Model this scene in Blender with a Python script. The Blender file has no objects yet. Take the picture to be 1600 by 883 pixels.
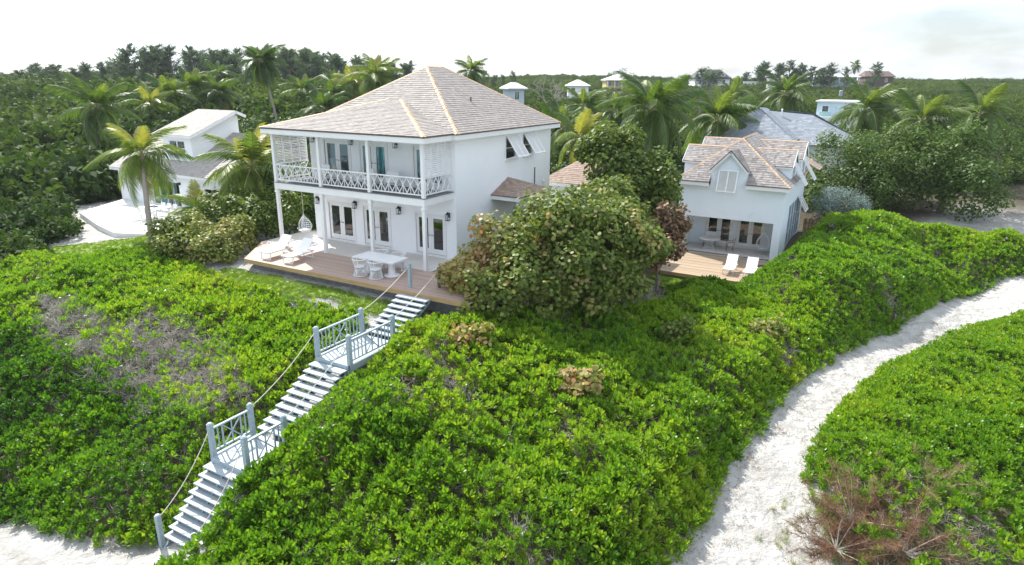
import bpy, math, random
import numpy as np
from mathutils import Vector, Matrix
PI = math.pi
S = bpy.context.scene
C = S.collection

# ------------------------------------------------------------------ camera, sky, sun, exposure
cam_d = bpy.data.cameras.new('camera')
cam = bpy.data.objects.new('camera', cam_d); C.objects.link(cam)
CY, CP, CR = 0.5169, 0.3003, 0.0081
fwd = Vector((-math.sin(CY)*math.cos(CP), math.cos(CY)*math.cos(CP), -math.sin(CP)))
rgt = Vector((math.cos(CY), math.sin(CY), 0)); up = rgt.cross(fwd)
rgt2 = rgt*math.cos(CR) + up*math.sin(CR); up2 = up*math.cos(CR) - rgt*math.sin(CR)
M = Matrix((rgt2, up2, -fwd)).transposed().to_4x4(); M.translation = Vector((26.2342, -22.4621, 8.1552))
cam.matrix_world = M
cam_d.sensor_width = 36.0; cam_d.lens = 36*1023.7/1600
cam_d.clip_start = 0.1; cam_d.clip_end = 6000
S.camera = cam
SUN_EL = math.radians(45.4); SUN_AZ = math.atan2(-0.9, 0.44)          # sun stands behind the house, to the left
SUN_DIR = Vector((-0.898*math.cos(SUN_EL), 0.44*math.cos(SUN_EL), math.sin(SUN_EL))).normalized()
sun_d = bpy.data.lights.new('sun', 'SUN'); sun_d.energy = 3.7; sun_d.angle = math.radians(0.55); sun_d.color = (1.0, 0.955, 0.88)
sun = bpy.data.objects.new('sun', sun_d); C.objects.link(sun)
sun.rotation_euler = SUN_DIR.to_track_quat('Z', 'Y').to_euler(); sun.location = (0, 0, 60)
wd = bpy.data.worlds.new('World'); S.world = wd; wd.use_nodes = True
nt = wd.node_tree; nt.nodes.clear()
def N(tree, t, **kw):
    n = tree.nodes.new(t)
    for k, v in kw.items(): setattr(n, k, v)
    return n
wo = N(nt, 'ShaderNodeOutputWorld'); bg = N(nt, 'ShaderNodeBackground'); bg.inputs[1].default_value = 0.1
sky = N(nt, 'ShaderNodeTexSky', sky_type='NISHITA', sun_disc=False, sun_elevation=SUN_EL, sun_rotation=SUN_AZ)
sky.air_density = 1.0; sky.dust_density = 1.5; sky.ozone_density = 1.0
tc = N(nt, 'ShaderNodeTexCoord'); mp = N(nt, 'ShaderNodeMapping'); mp.inputs['Scale'].default_value = (1, 1, 3.2)
nz = N(nt, 'ShaderNodeTexNoise'); nz.inputs['Scale'].default_value = 2.1; nz.inputs['Detail'].default_value = 7; nz.inputs['Roughness'].default_value = .55
rp = N(nt, 'ShaderNodeMapRange'); rp.inputs[1].default_value = .35; rp.inputs[2].default_value = .62; rp.inputs[3].default_value = .22; rp.inputs[4].default_value = 1.0
mx = N(nt, 'ShaderNodeMix', data_type='RGBA')
nt.links.new(tc.outputs['Generated'], mp.inputs[0]); nt.links.new(mp.outputs[0], nz.inputs['Vector']); nt.links.new(nz.outputs[0], rp.inputs[0])
nt.links.new(rp.outputs[0], mx.inputs[0]); sg_ = N(nt, 'ShaderNodeMix', data_type='RGBA', blend_type='MULTIPLY'); sg_.inputs[0].default_value = 1; sg_.inputs[7].default_value = (.6, .6, .6, 1); nt.links.new(sky.outputs[0], sg_.inputs[6]); nt.links.new(sg_.outputs[2], mx.inputs[6]); mx.inputs[7].default_value = (7.5, 8.2, 9.2, 1)   # thin bright cloud veil
nt.links.new(mx.outputs[2], bg.inputs[0]); nt.links.new(bg.outputs[0], wo.inputs[0])
S.view_settings.view_transform = 'Standard'; S.view_settings.look = 'None'
S.view_settings.exposure = 1.1; S.view_settings.gamma = 1.0
S.render.engine = 'CYCLES'
S.cycles.max_bounces = 7; S.cycles.transparent_max_bounces = 8; S.cycles.diffuse_bounces = 5; S.cycles.glossy_bounces = 3

# ------------------------------------------------------------------ helpers
rnd = random.Random(7); RS = np.random.RandomState(11)
def tag(o, label=None, cat=None, group=None, kind=None):
    if label: o['label'] = label
    if cat: o['category'] = cat
    if group: o['group'] = group
    if kind: o['kind'] = kind
    return o
def thing(name, label, cat, loc=(0, 0, 0), rz=0.0, group=None):
    o = bpy.data.objects.new(name, None); C.objects.link(o); o.empty_display_size = .2
    o.location = loc; o.rotation_euler = (0, 0, rz)
    return tag(o, label, cat, group)
class MB:
    def __init__(s): s.v = []; s.f = []; s.t = []
    def add(s, vs, fs, t=.5):
        n = len(s.v); s.v += [tuple(v) for v in vs]
        for f in fs: s.f.append(tuple(i+n for i in f)); s.t.append(t)
        return s
    def box(s, x0, x1, y0, y1, z0, z1, t=.5):
        return s.add([(x0,y0,z0),(x1,y0,z0),(x1,y1,z0),(x0,y1,z0),(x0,y0,z1),(x1,y0,z1),(x1,y1,z1),(x0,y1,z1)],
              [(3,2,1,0),(4,5,6,7),(0,1,5,4),(1,2,6,5),(2,3,7,6),(3,0,4,7)], t)
    def beam(s, a, b, w, h, upv=(0,0,1), t=.5):
        a = Vector(a); b = Vector(b); d = (b-a).normalized(); u = Vector(upv)
        r = d.cross(u)
        if r.length < 1e-5: r = d.cross(Vector((0,1,0)))
        r.normalize(); u = r.cross(d); r *= w/2; u *= h/2
        return s.add([a-r-u, a+r-u, a+r+u, a-r+u, b-r-u, b+r-u, b+r+u, b-r+u],
              [(3,2,1,0),(4,5,6,7),(0,1,5,4),(1,2,6,5),(2,3,7,6),(3,0,4,7)], t)
    def tube(s, pts, rad, n=6, t=.5, cap=True):
        pts = [Vector(p) for p in pts]
        if not hasattr(rad, '__len__'): rad = [rad]*len(pts)
        vs = []; 
        for i, p in enumerate(pts):
            d = (pts[min(i+1, len(pts)-1)]-pts[max(i-1, 0)])
            d = d.normalized() if d.length > 1e-9 else Vector((0,0,1))
            q = d.to_track_quat('Z', 'Y')
            for k in range(n):
                a = 2*PI*k/n; vs.append(p + q @ Vector((math.cos(a)*rad[i], math.sin(a)*rad[i], 0)))
        fs = []
        for i in range(len(pts)-1):
            for k in range(n):
                fs.append((i*n+k, i*n+(k+1)%n, (i+1)*n+(k+1)%n, (i+1)*n+k))
        if cap: fs.append(tuple(range(n))[::-1]); fs.append(tuple((len(pts)-1)*n+k for k in range(n)))
        return s.add(vs, fs, t)
    def ring(s, c, r, rad, n=20, m=4, sx=1, sy=1, a0=0, a1=2*PI, t=.5):
        c = Vector(c); full = abs(a1-a0-2*PI) < 1e-6
        pts = [c+Vector((math.cos(a0+(a1-a0)*i/n)*r*sx, math.sin(a0+(a1-a0)*i/n)*r*sy, 0)) for i in range(n+1)]
        return s.tube(pts, rad, m, t, cap=not full)
    def lathe(s, c, prof, n=16, t=.5):
        vs = []; fs = []
        for r, z in prof:
            for k in range(n): vs.append((c[0]+r*math.cos(2*PI*k/n), c[1]+r*math.sin(2*PI*k/n), c[2]+z))
        for i in range(len(prof)-1):
            for k in range(n): fs.append((i*n+k, i*n+(k+1)%n, (i+1)*n+(k+1)%n, (i+1)*n+k))
        fs.append(tuple(range(n))[::-1]); fs.append(tuple((len(prof)-1)*n+k for k in range(n)))
        return s.add(vs, fs, t)
    def prism(s, poly, z0, z1, t=.5):
        n = len(poly)
        vs = [(p[0], p[1], z0) for p in poly]+[(p[0], p[1], z1) for p in poly]
        fs = [tuple(range(n))[::-1], tuple(range(n, 2*n))]+[(i, (i+1)%n, n+(i+1)%n, n+i) for i in range(n)]
        return s.add(vs, fs, t)
    def mesh(s, name, mat, smooth=False):
        me = bpy.data.meshes.new(name); me.from_pydata(s.v, [], s.f)
        a = me.attributes.new('tint', 'FLOAT', 'FACE'); a.data.foreach_set('value', np.array(s.t, dtype=np.float32))
        if mat: me.materials.append(mat)
        if smooth: me.polygons.foreach_set('use_smooth', [True]*len(me.polygons))
        return me
    def build(s, name, mat, parent=None, smooth=False, **kw):
        return link(s.mesh(name, mat, smooth), name, parent, **kw)
def link(me, name, parent=None, loc=None, rot=None, **kw):
    o = bpy.data.objects.new(name, me); C.objects.link(o)
    if parent: o.parent = parent
    if loc is not None: o.location = loc
    if rot is not None: o.rotation_euler = rot
    tag(o, **kw); return o
def copy_tree(o, loc, rz=None, label=None, group=None):
    r = o.copy(); C.objects.link(r); r.location = loc
    if rz is not None: r.rotation_euler = (0, 0, rz)
    if label: r['label'] = label
    if group: r['group'] = group
    for ch in list(o.children):
        c = ch.copy(); C.objects.link(c); c.parent = r
        for g in list(ch.children):
            d = g.copy(); C.objects.link(d); d.parent = c
    return r

# ------------------------------------------------------------------ materials
def newmat(name):
    m = bpy.data.materials.new(name); m.use_nodes = True; t = m.node_tree; t.nodes.clear()
    out = N(t, 'ShaderNodeOutputMaterial'); p = N(t, 'ShaderNodeBsdfPrincipled')
    t.links.new(p.outputs[0], out.inputs[0]); return m, t, p, out
def mat(name, c1, c2=None, scale=8., rough=.6, bump=.0, stretch=(1,1,1), tint=0., detail=5, spec=.5, metal=0., lo=.3, hi=.7, bscale=None, dirt=None):
    """noise-mottled surface; tint>0 mixes c1..c2 by the per-face attribute as well"""
    m, t, p, out = newmat(name); c2 = c2 or c1
    co = N(t, 'ShaderNodeTexCoord'); mp_ = N(t, 'ShaderNodeMapping'); mp_.inputs['Scale'].default_value = stretch
    t.links.new(co.outputs['Object'], mp_.inputs[0])
    nz_ = N(t, 'ShaderNodeTexNoise'); nz_.inputs['Scale'].default_value = scale; nz_.inputs['Detail'].default_value = detail
    t.links.new(mp_.outputs[0], nz_.inputs['Vector'])
    mr = N(t, 'ShaderNodeMapRange'); mr.inputs[1].default_value = lo; mr.inputs[2].default_value = hi
    t.links.new(nz_.outputs[0], mr.inputs[0]); fac = mr.outputs[0]
    if tint:
        at = N(t, 'ShaderNodeAttribute', attribute_name='tint'); mm = N(t, 'ShaderNodeMix'); mm.inputs[0].default_value = tint
        t.links.new(fac, mm.inputs[2]); t.links.new(at.outputs['Fac'], mm.inputs[3]); fac = mm.outputs[0]
    mc = N(t, 'ShaderNodeMix', data_type='RGBA'); mc.inputs[6].default_value = (*c1, 1); mc.inputs[7].default_value = (*c2, 1)
    t.links.new(fac, mc.inputs[0]); col = mc.outputs[2]
    if dirt:
        n2 = N(t, 'ShaderNodeTexNoise'); n2.inputs['Scale'].default_value = dirt[1]; n2.inputs['Detail'].default_value = 6
        t.links.new(mp_.outputs[0], n2.inputs['Vector'])
        m2 = N(t, 'ShaderNodeMapRange'); m2.inputs[1].default_value = dirt[2]; m2.inputs[2].default_value = dirt[2]+.16
        t.links.new(n2.outputs[0], m2.inputs[0])
        mc2 = N(t, 'ShaderNodeMix', data_type='RGBA'); mc2.inputs[7].default_value = (*dirt[0], 1)
        t.links.new(m2.outputs[0], mc2.inputs[0]); t.links.new(col, mc2.inputs[6]); col = mc2.outputs[2]
    t.links.new(col, p.inputs['Base Color']); p.inputs['Roughness'].default_value = rough
    p.inputs['Specular IOR Level'].default_value = spec; p.inputs['Metallic'].default_value = metal
    if bump:
        b = N(t, 'ShaderNodeBump'); b.inputs['Strength'].default_value = 1; b.inputs['Distance'].default_value = bump
        src = nz_
        if bscale:
            src = N(t, 'ShaderNodeTexNoise'); src.inputs['Scale'].default_value = bscale; src.inputs['Detail'].default_value = 6
            t.links.new(mp_.outputs[0], src.inputs['Vector'])
        t.links.new(src.outputs[0], b.inputs['Height']); t.links.new(b.outputs[0], p.inputs['Normal'])
    return m
def leafmat(name, cols, inst=True, trans=.35, rough=.42, spec=.45, patch=0., pscale=.35, tcol=1.35):
    """cols: list of colours along the 'tint' value carried by each plant (or each leaf)"""
    m, t, p, out = newmat(name)
    at = N(t, 'ShaderNodeAttribute', attribute_name='tint', attribute_type='INSTANCER' if inst else 'GEOMETRY')
    al = N(t, 'ShaderNodeAttribute', attribute_name='leaf')
    ma = N(t, 'ShaderNodeMath', operation='MULTIPLY_ADD'); ma.inputs[1].default_value = .3; 
    t.links.new(al.outputs['Fac'], ma.inputs[0]); t.links.new(at.outputs['Fac'], ma.inputs[2]); f = ma.outputs[0]
    r = N(t, 'ShaderNodeValToRGB'); cr = r.color_ramp
    while len(cr.elements) < len(cols): cr.elements.new(.5)
    for i, c in enumerate(cols): cr.elements[i].position = i/(len(cols)-1)*1.0; cr.elements[i].color = (*c, 1)
    t.links.new(f, r.inputs[0]); t.links.new(r.outputs[0], p.inputs['Base Color'])
    p.inputs['Roughness'].default_value = rough; p.inputs['Specular IOR Level'].default_value = spec
    if trans:
        tr = N(t, 'ShaderNodeBsdfTranslucent'); g = N(t, 'ShaderNodeMix', data_type='RGBA', blend_type='MULTIPLY'); g.inputs[0].default_value = 1
        g.inputs[7].default_value = (tcol*1.05, tcol*1.1, tcol*.45, 1); t.links.new(r.outputs[0], g.inputs[6]); t.links.new(g.outputs[2], tr.inputs[0])
        ms = N(t, 'ShaderNodeMixShader'); ms.inputs[0].default_value = trans
        t.links.new(p.outputs[0], ms.inputs[1]); t.links.new(tr.outputs[0], ms.inputs[2]); t.links.new(ms.outputs[0], out.inputs[0])
    return m
def glassmat(name, tintc, ior=1.9, rough=.015):
    m, t, p, out = newmat(name); t.nodes.remove(p)
    tr = N(t, 'ShaderNodeBsdfTransparent'); tr.inputs[0].default_value = (*tintc, 1)
    gl = N(t, 'ShaderNodeBsdfGlossy'); gl.inputs['Roughness'].default_value = rough
    f0 = ((ior-1)/(ior+1))**2; lw = N(t, 'ShaderNodeLayerWeight'); lw.inputs[0].default_value = .5
    pw = N(t, 'ShaderNodeMath', operation='POWER'); pw.inputs[1].default_value = 4.; t.links.new(lw.outputs['Facing'], pw.inputs[0])
    fr = N(t, 'ShaderNodeMath', operation='MULTIPLY_ADD'); fr.inputs[1].default_value = 1-f0; fr.inputs[2].default_value = f0; t.links.new(pw.outputs[0], fr.inputs[0])
    ms = N(t, 'ShaderNodeMixShader'); t.links.new(fr.outputs[0], ms.inputs[0]); t.links.new(tr.outputs[0], ms.inputs[1]); t.links.new(gl.outputs[0], ms.inputs[2])
    t.links.new(ms.outputs[0], out.inputs[0]); return m
MT = {}
MT['wall'] = mat('white_render', (.89,.905,.925), (.86,.88,.90), 1.2, .75, .0015, bscale=60, dirt=((.72,.73,.74), .8, .66))
MT['paleblue'] = mat('pale_blue_render', (.78,.85,.91), (.74,.815,.885), 1.2, .75, .0015, bscale=60, dirt=((.60,.68,.75), .8, .66))
MT['trim'] = mat('white_trim', (.82,.82,.82), (.78,.785,.79), 3, .45)
MT['shingle'] = mat('cedar_shingle', (.225,.20,.185), (.375,.34,.315), 5, .8, .004, tint=.62, stretch=(1,1,1), bscale=40, dirt=((.24,.215,.2), 1.1, .62))
MT['shingle4'] = mat('pale_shingle', (.30,.275,.25), (.48,.445,.41), 5, .8, .004, tint=.6, bscale=40)
MT['shingle2'] = mat('brown_shingle', (.24,.17,.13), (.42,.32,.26), 5, .8, .004, tint=.75, bscale=40)
MT['shingle3'] = mat('cottage_shingle', (.17,.155,.148), (.41,.375,.355), 5, .8, .004, tint=.8, bscale=40, dirt=((.22,.20,.19), .9, .6))
MT['cap'] = mat('fresh_cedar_cap', (.46,.29,.16), (.62,.45,.30), 6, .7, .003, tint=.7)
MT['greyroof'] = mat('grey_shingle', (.17,.195,.23), (.31,.34,.385), 6, .85, .004, tint=.8)
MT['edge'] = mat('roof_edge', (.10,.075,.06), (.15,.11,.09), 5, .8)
MT['deck'] = mat('red_deck_board', (.36,.255,.21), (.50,.38,.32), 3, .6, .002, stretch=(.5,7,7), tint=.6)
MT['deck2'] = mat('honey_deck_board', (.31,.225,.15), (.44,.34,.24), 3, .6, .002, stretch=(.5,7,7), tint=.6)
MT['fascia'] = mat('deck_fascia', (.36,.23,.11), (.48,.33,.17), 4, .65, .002, stretch=(.6,6,6))
MT['stone'] = mat('pale_porch_floor', (.56,.53,.50), (.64,.615,.585), 4, .7, .001)
MT['found'] = mat('block_foundation', (.12,.125,.13), (.2,.2,.21), 5, .9, .004)
MT['greypaint'] = mat('grey_painted_wood', (.27,.35,.40), (.37,.45,.50), 4, .55, .0015, stretch=(2,2,6), dirt=((.30,.30,.28), 5, .56))
MT['tread'] = mat('weathered_tread', (.29,.355,.40), (.42,.48,.52), 5, .6, .002, stretch=(1,6,6), tint=.4, dirt=((.40,.38,.34), 4, .53))
MT['rope'] = mat('rope', (.70,.66,.56), (.55,.50,.42), 60, .9)
MT['black'] = mat('black_metal', (.012,.012,.014), (.02,.02,.022), 6, .4, metal=.4)
MT['white_metal'] = mat('white_metal', (.80,.80,.80), None, 5, .35)
MT['sling'] = mat('white_sling_fabric', (.84,.84,.84), (.80,.80,.81), 30, .7, .0006)
MT['wicker'] = mat('white_wicker', (.78,.79,.80), (.70,.72,.74), 12, .6)
MT['tabletop'] = mat('white_tabletop', (.80,.80,.81), (.76,.765,.78), 5, .3)
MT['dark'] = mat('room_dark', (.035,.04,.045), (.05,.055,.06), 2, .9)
MT['glass'] = glassmat('window_glass', (.74,.82,.84), 1.9)
MT['lampglass'] = glassmat('lantern_glass', (.9,.92,.93), 1.5)
MT['curtain'] = mat('pale_curtain', (.60,.68,.72), (.72,.78,.80), 3, .9)
MT['teal'] = mat('sea_reflection_curtain', (.03,.50,.50), (.05,.58,.57), 3, .9)  # teal of sea reflected in door glass, put into the cloth colour
MT['sand'] = None
MT['bark'] = mat('palm_bark', (.23,.195,.16), (.36,.315,.27), 9, .9, .01, stretch=(1,1,4))
MT['wood'] = mat('branch_bark', (.13,.105,.085), (.24,.20,.165), 9, .9, .006)
MT['twig'] = mat('dead_twig', (.29,.265,.23), (.52,.475,.42), 3, .9, tint=.8)
MT['brownwood'] = mat('brown_post', (.10,.075,.06), (.17,.13,.10), 6, .8)
MT['teak'] = mat('teak_wood', (.22,.13,.07), (.30,.19,.11), 8, .6)
MT['concrete'] = mat('pale_terrace', (.66,.655,.64), (.74,.735,.72), 1.5, .8, .001)
MT['yellow'] = mat('yellow_wall', (.66,.55,.22), (.70,.59,.27), 2, .8)
MT['bluewall'] = mat('pale_blue_wall', (.48,.60,.68), (.56,.67,.73), 2, .8, dirt=((.36,.44,.48), 1.2, .58))
MT['tealwall'] = mat('teal_wall', (.28,.45,.45), (.34,.5,.5), 2, .8)  # teal wall tone, lightly mottled
MT['darkroof'] = mat('dark_far_roof', (.045,.05,.06), (.075,.08,.09), 3, .8)
MT['farwhite'] = mat('far_white_roof', (.74,.74,.74), (.68,.69,.70), 2, .6)
MT['redroof'] = mat('far_brown_roof', (.10,.07,.06), (.15,.10,.085), 2, .8)
MT['reed'] = mat('reed_fence', (.20,.13,.07), (.32,.22,.13), 7, .9, tint=.8)
MT['blue'] = mat('blue_upholstery', (.10,.28,.36), (.13,.33,.41), 6, .8)
MT['orangewood'] = mat('orange_teak', (.45,.24,.10), (.52,.30,.14), 6, .6)

# ------------------------------------------------------------------ noise, terrain
def _h(ix, iy, s):
    n = (ix.astype(np.int64)*374761393 + iy.astype(np.int64)*668265263 + s*1442695041) & 0x7fffffff
    n = (n ^ (n >> 13))*1274126177 & 0x7fffffff
    return ((n ^ (n >> 16)) & 0xffff)/65535.
def vnoise(x, y, s=0):
    x = np.asarray(x, float); y = np.asarray(y, float); ix = np.floor(x); iy = np.floor(y); fx = x-ix; fy = y-iy
    fx = fx*fx*(3-2*fx); fy = fy*fy*(3-2*fy)
    a = _h(ix, iy, s); b = _h(ix+1, iy, s); c = _h(ix, iy+1, s); d = _h(ix+1, iy+1, s)
    return (a+(b-a)*fx)*(1-fy)+(c+(d-c)*fx)*fy
def fbm(x, y, s=0, o=4):
    r = 0; a = .5; f = 1.
    for k in range(o): r = r+a*(vnoise(x*f, y*f, s+k)-.5)*2; a *= .5; f *= 2
    return r
def sstep(a, b, x): t = np.clip((x-a)/(b-a), 0, 1); return t*t*(3-2*t)
CTRL = []
for x, y, z in [(12.2,-13.6,-3.2),(13.7,-13.59,-3.4),(12.3,-12.41,-2.2),(12.2,-10.68,-1.4),(12.56,-8.71,-0.9),(11.48,-5.37,-0.5),(10.94,-3.15,0.0),(14.37,-11.94,-3.0),
    (17.02,-12.47,-3.2),(15.09,-10.08,-1.8),(17.66,-10.65,-2.6),(15.01,-6.83,-1.2),(19.84,-11.09,-3.0),(18.04,-7.97,-2.0),(14.32,-3.81,-0.6),(11.95,-2.42,-0.2),(16.74,-3.44,-1.2),
    (16.32,0.18,-1.0),(19.37,-3.92,-1.8),(21.16,-8.28,-2.8),(17.47,4.66,-1.6),(19.43,3.07,-1.9),(21.7,-4.29,-2.8),(18.66,11.64,-2.4),(20.2,12.28,-2.5),
    (21.0,12.72,-1.6),(22.61,16.27,-0.4),(24.74,22.47,0.0),(26.39,24.69,0.2),(22.61,7.07,-2.0),(23.57,2.2,-2.6),(24.61,12.55,-1.0),(26.0,15.24,-0.8),
    (9.65,-13.96,-3.9),(7.34,-12.36,-3.0),(8.71,-11.75,-2.9),(6.44,-10.01,-2.0),(4.7,-10.56,-2.2),(1.26,-8.23,-1.2),(5.09,-7.57,-1.2),(8.87,-7.86,-1.3),(6.61,-5.75,-0.85),(2.49,-5.46,-0.65),
    (-1.66,-5.35,-0.3),(2.47,-7.02,-0.8),(-3,-10,-1.6),(-4,-14,-3),(3,-14.5,-4.2),(33,27,-.4),(38,24,-1)]:
    CTRL.append((x, y, z-1.15))
CTRL += [(23.25,-7.55,-4.5),(23.35,-5.56,-4.4),(23.44,-2.55,-4.25),(24,.08,-4.13),(24.4,3.42,-4),(25.18,7.42,-3.88),(26.12,10.6,-3.9),(27.22,14.0,-4.1),(30.44,23.5,-4.1),
    (26.6,-5.59,-4.5),(25.84,-3.14,-4.33),(25.35,-1.98,-4.2),(25.59,.77,-4),(26.16,4.09,-3.83),(27.36,8.58,-3.9),(30.64,16.56,-4.0),(36,28,-3.4),(35,20,-3.6),(33,10,-4),(31,0,-4.2),
    (27.15,3.0,-3.9),(27.3,-.23,-4.1),(9.7,-14.4,-4.5),(10.8,-14.3,-4.5),(10.6,-13.8,-4.5),(10.6,-11,-3.3),(10.6,-9.4,-2.9),(10.6,-6.4,-1.75),(10.6,-4.6,-1.15),(10.4,-3.2,-.75),
    (0,-3,-.55),(3,-3,-.55),(6,-3,-.55),(9,-3,-.55),(3,-4.1,-.6),(6.5,-3.9,-.65),(0,3,-.8),(5,3,-.8),(9,3,-.8),(5,10,-.8),(0,10,-.8),(9.5,11,-.8),(12.5,1.5,-.9),(12,6,-.9),(-9,-2,-.55),(-13,2,-.6),(-14,5,-.6),(-8,3,-.6),(-5,0,-.6),(-4,8,-.6),
    (-6,-4.5,-.75),(-18,0,-.8),(16.8,12.8,-2.75),(18.5,14,-2.75),(20,14,-2.75),(15,14,-2.7),(14.5,20,-2.75),(18,20,-2.75),(21,20,-2.75),(21,29,-2.5),(15,29,-2.4),(17,9,-2.4),(15.5,12.4,-2.6)]
CTRL += [(x, -17., -4.7) for x in range(-20, 45, 6)]+[(x, -23., -5.) for x in range(-20, 45, 8)]+[(x, 44., -1.) for x in range(-20, 45, 8)]+[(-24., y, -.9) for y in range(-8, 42, 8)]
CTRL = np.array(CTRL); _A = np.hypot(CTRL[:,0][:,None]-CTRL[:,0], CTRL[:,1][:,None]-CTRL[:,1])
_w = np.linalg.solve(_A+np.eye(len(CTRL))*-.35, CTRL[:,2]+1.5)
def H(x, y):
    x = np.asarray(x, float); y = np.asarray(y, float); sh = x.shape; x = x.ravel(); y = y.ravel()
    xc = np.clip(x, -26, 46); yc = np.clip(y, -24, 46)
    near = (np.hypot(xc[:,None]-CTRL[:,0], yc[:,None]-CTRL[:,1])@_w)-1.5
    d = (x-26.2)*-.494+(y+22.5)*.869                                   # metres inland from the beach
    lat = (x-26.2)*.869+(y+22.5)*.494
    far = -1+5.0*sstep(55, 125, d)+2.8*sstep(125, 225, d)+1.8*sstep(240,310,d)+2.4*fbm(x*.022, y*.022, 5, 3)*sstep(205, 265, d)-.5*sstep(110,140,d)*sstep(-70,-50,lat)-1.2*sstep(-30,-90, lat)*sstep(60,120,d)
    far = np.where(y < -16, -4.7-.02*np.clip(-16-y, 0, 60), far)
    w = sstep(0, 14, np.maximum(np.maximum(-24-x, x-44), np.maximum(y-42, -22-y)))
    return (near*(1-w)+far*w).reshape(sh)
def h1(x, y): return float(H(np.array([x]), np.array([y]))[0])
def warp(lo, hi, a, b, st):
    c = list(np.arange(lo, hi+1e-6, st)); s_ = st; v = hi
    while v < b: s_ *= 1.13; v += s_; c.append(v)
    s_ = st; v = lo
    while v > a: s_ *= 1.13; v -= s_; c.insert(0, v)
    return np.array(c)
gx = warp(-26, 46, -1800, 1800, .45); gy = warp(-24, 46, -1500, 2500, .45)
GX, GY = np.meshgrid(gx, gy); GZ = H(GX, GY)
GZ += .02*fbm(GX*1.7, GY*1.7, 9, 3)*(np.abs(GX) < 60)
SEA = 5.4
me = bpy.data.meshes.new('ground'); nx, ny = len(gx), len(gy)
idx = np.arange(nx*ny).reshape(ny, nx); fq = np.stack([idx[:-1,:-1], idx[:-1,1:], idx[1:,1:], idx[1:,:-1]], -1).reshape(-1, 4)
me.from_pydata(np.stack([GX, GY, GZ], -1).reshape(-1, 3).tolist(), [], fq.tolist())
soil = np.maximum(sstep(2, 9, GY-np.maximum(0, (GX-16))*2.2), sstep(34, 44, GY)).ravel()
at = me.attributes.new('soil', 'FLOAT', 'POINT'); at.data.foreach_set('value', soil.astype(np.float32))
me.polygons.foreach_set('use_smooth', [True]*len(me.polygons))
def sandmat():
    m, t, p, out = newmat('white_sand')
    co = N(t, 'ShaderNodeTexCoord')
    n1 = N(t, 'ShaderNodeTexNoise'); n1.inputs['Scale'].default_value = 1.1; n1.inputs['Detail'].default_value = 8
    n2 = N(t, 'ShaderNodeTexNoise'); n2.inputs['Scale'].default_value = 5.5; n2.inputs['Detail'].default_value = 7; n2.inputs['Roughness'].default_value = .62
    n3 = N(t, 'ShaderNodeTexNoise'); n3.inputs['Scale'].default_value = 14; n3.inputs['Detail'].default_value = 3
    for n in (n1, n2, n3): t.links.new(co.outputs['Object'], n.inputs['Vector'])
    mc = N(t, 'ShaderNodeMix', data_type='RGBA'); mc.inputs[6].default_value = (.38,.365,.34,1); mc.inputs[7].default_value = (.50,.49,.47,1)
    mr = N(t, 'ShaderNodeMapRange'); mr.inputs[1].default_value = .33; mr.inputs[2].default_value = .6; t.links.new(n1.outputs[0], mr.inputs[0]); t.links.new(mr.outputs[0], mc.inputs[0])
    sp = N(t, 'ShaderNodeMapRange'); sp.inputs[1].default_value = .66; sp.inputs[2].default_value = .72; t.links.new(n3.outputs[0], sp.inputs[0])
    ms = N(t, 'ShaderNodeMix', data_type='RGBA'); ms.inputs[7].default_value = (.30,.25,.2,1); t.links.new(sp.outputs[0], ms.inputs[0]); t.links.new(mc.outputs[2], ms.inputs[6])
    a = N(t, 'ShaderNodeAttribute', attribute_name='soil')
    so = N(t, 'ShaderNodeMix', data_type='RGBA'); so.inputs[7].default_value = (.085,.075,.05,1); t.links.new(a.outputs['Fac'], so.inputs[0]); t.links.new(ms.outputs[2], so.inputs[6])
    t.links.new(so.outputs[2], p.inputs['Base Color']); p.inputs['Roughness'].default_value = .95; p.inputs['Specular IOR Level'].default_value = .15
    b = N(t, 'ShaderNodeBump'); b.inputs['Strength'].default_value = 1; b.inputs['Distance'].default_value = .16
    n4 = N(t, 'ShaderNodeTexVoronoi'); n4.inputs['Scale'].default_value = 2.6; t.links.new(co.outputs['Object'], n4.inputs['Vector']); ad = N(t, 'ShaderNodeMath', operation='MULTIPLY_ADD'); ad.inputs[1].default_value = .55; t.links.new(n4.outputs['Distance'], ad.inputs[0]); t.links.new(n2.outputs[0], ad.inputs[2]); t.links.new(ad.outputs[0], b.inputs['Height']); t.links.new(b.outputs[0], p.inputs['Normal'])
    return m
MT['sand'] = sandmat(); me.materials.append(MT['sand'])
link(me, 'ground', kind='structure')
sm = mat('turquoise_sea', (.01,.16,.19), (.02,.24,.26), .05, .12, .05, bscale=.8)
MB().add([(-2500,-2500,-5.45),(2500,-2500,-5.45),(2500,-44,-5.45),(-2500,-44,-5.45)], [(0,1,2,3)]).build('sea', sm, kind='structure')

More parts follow.
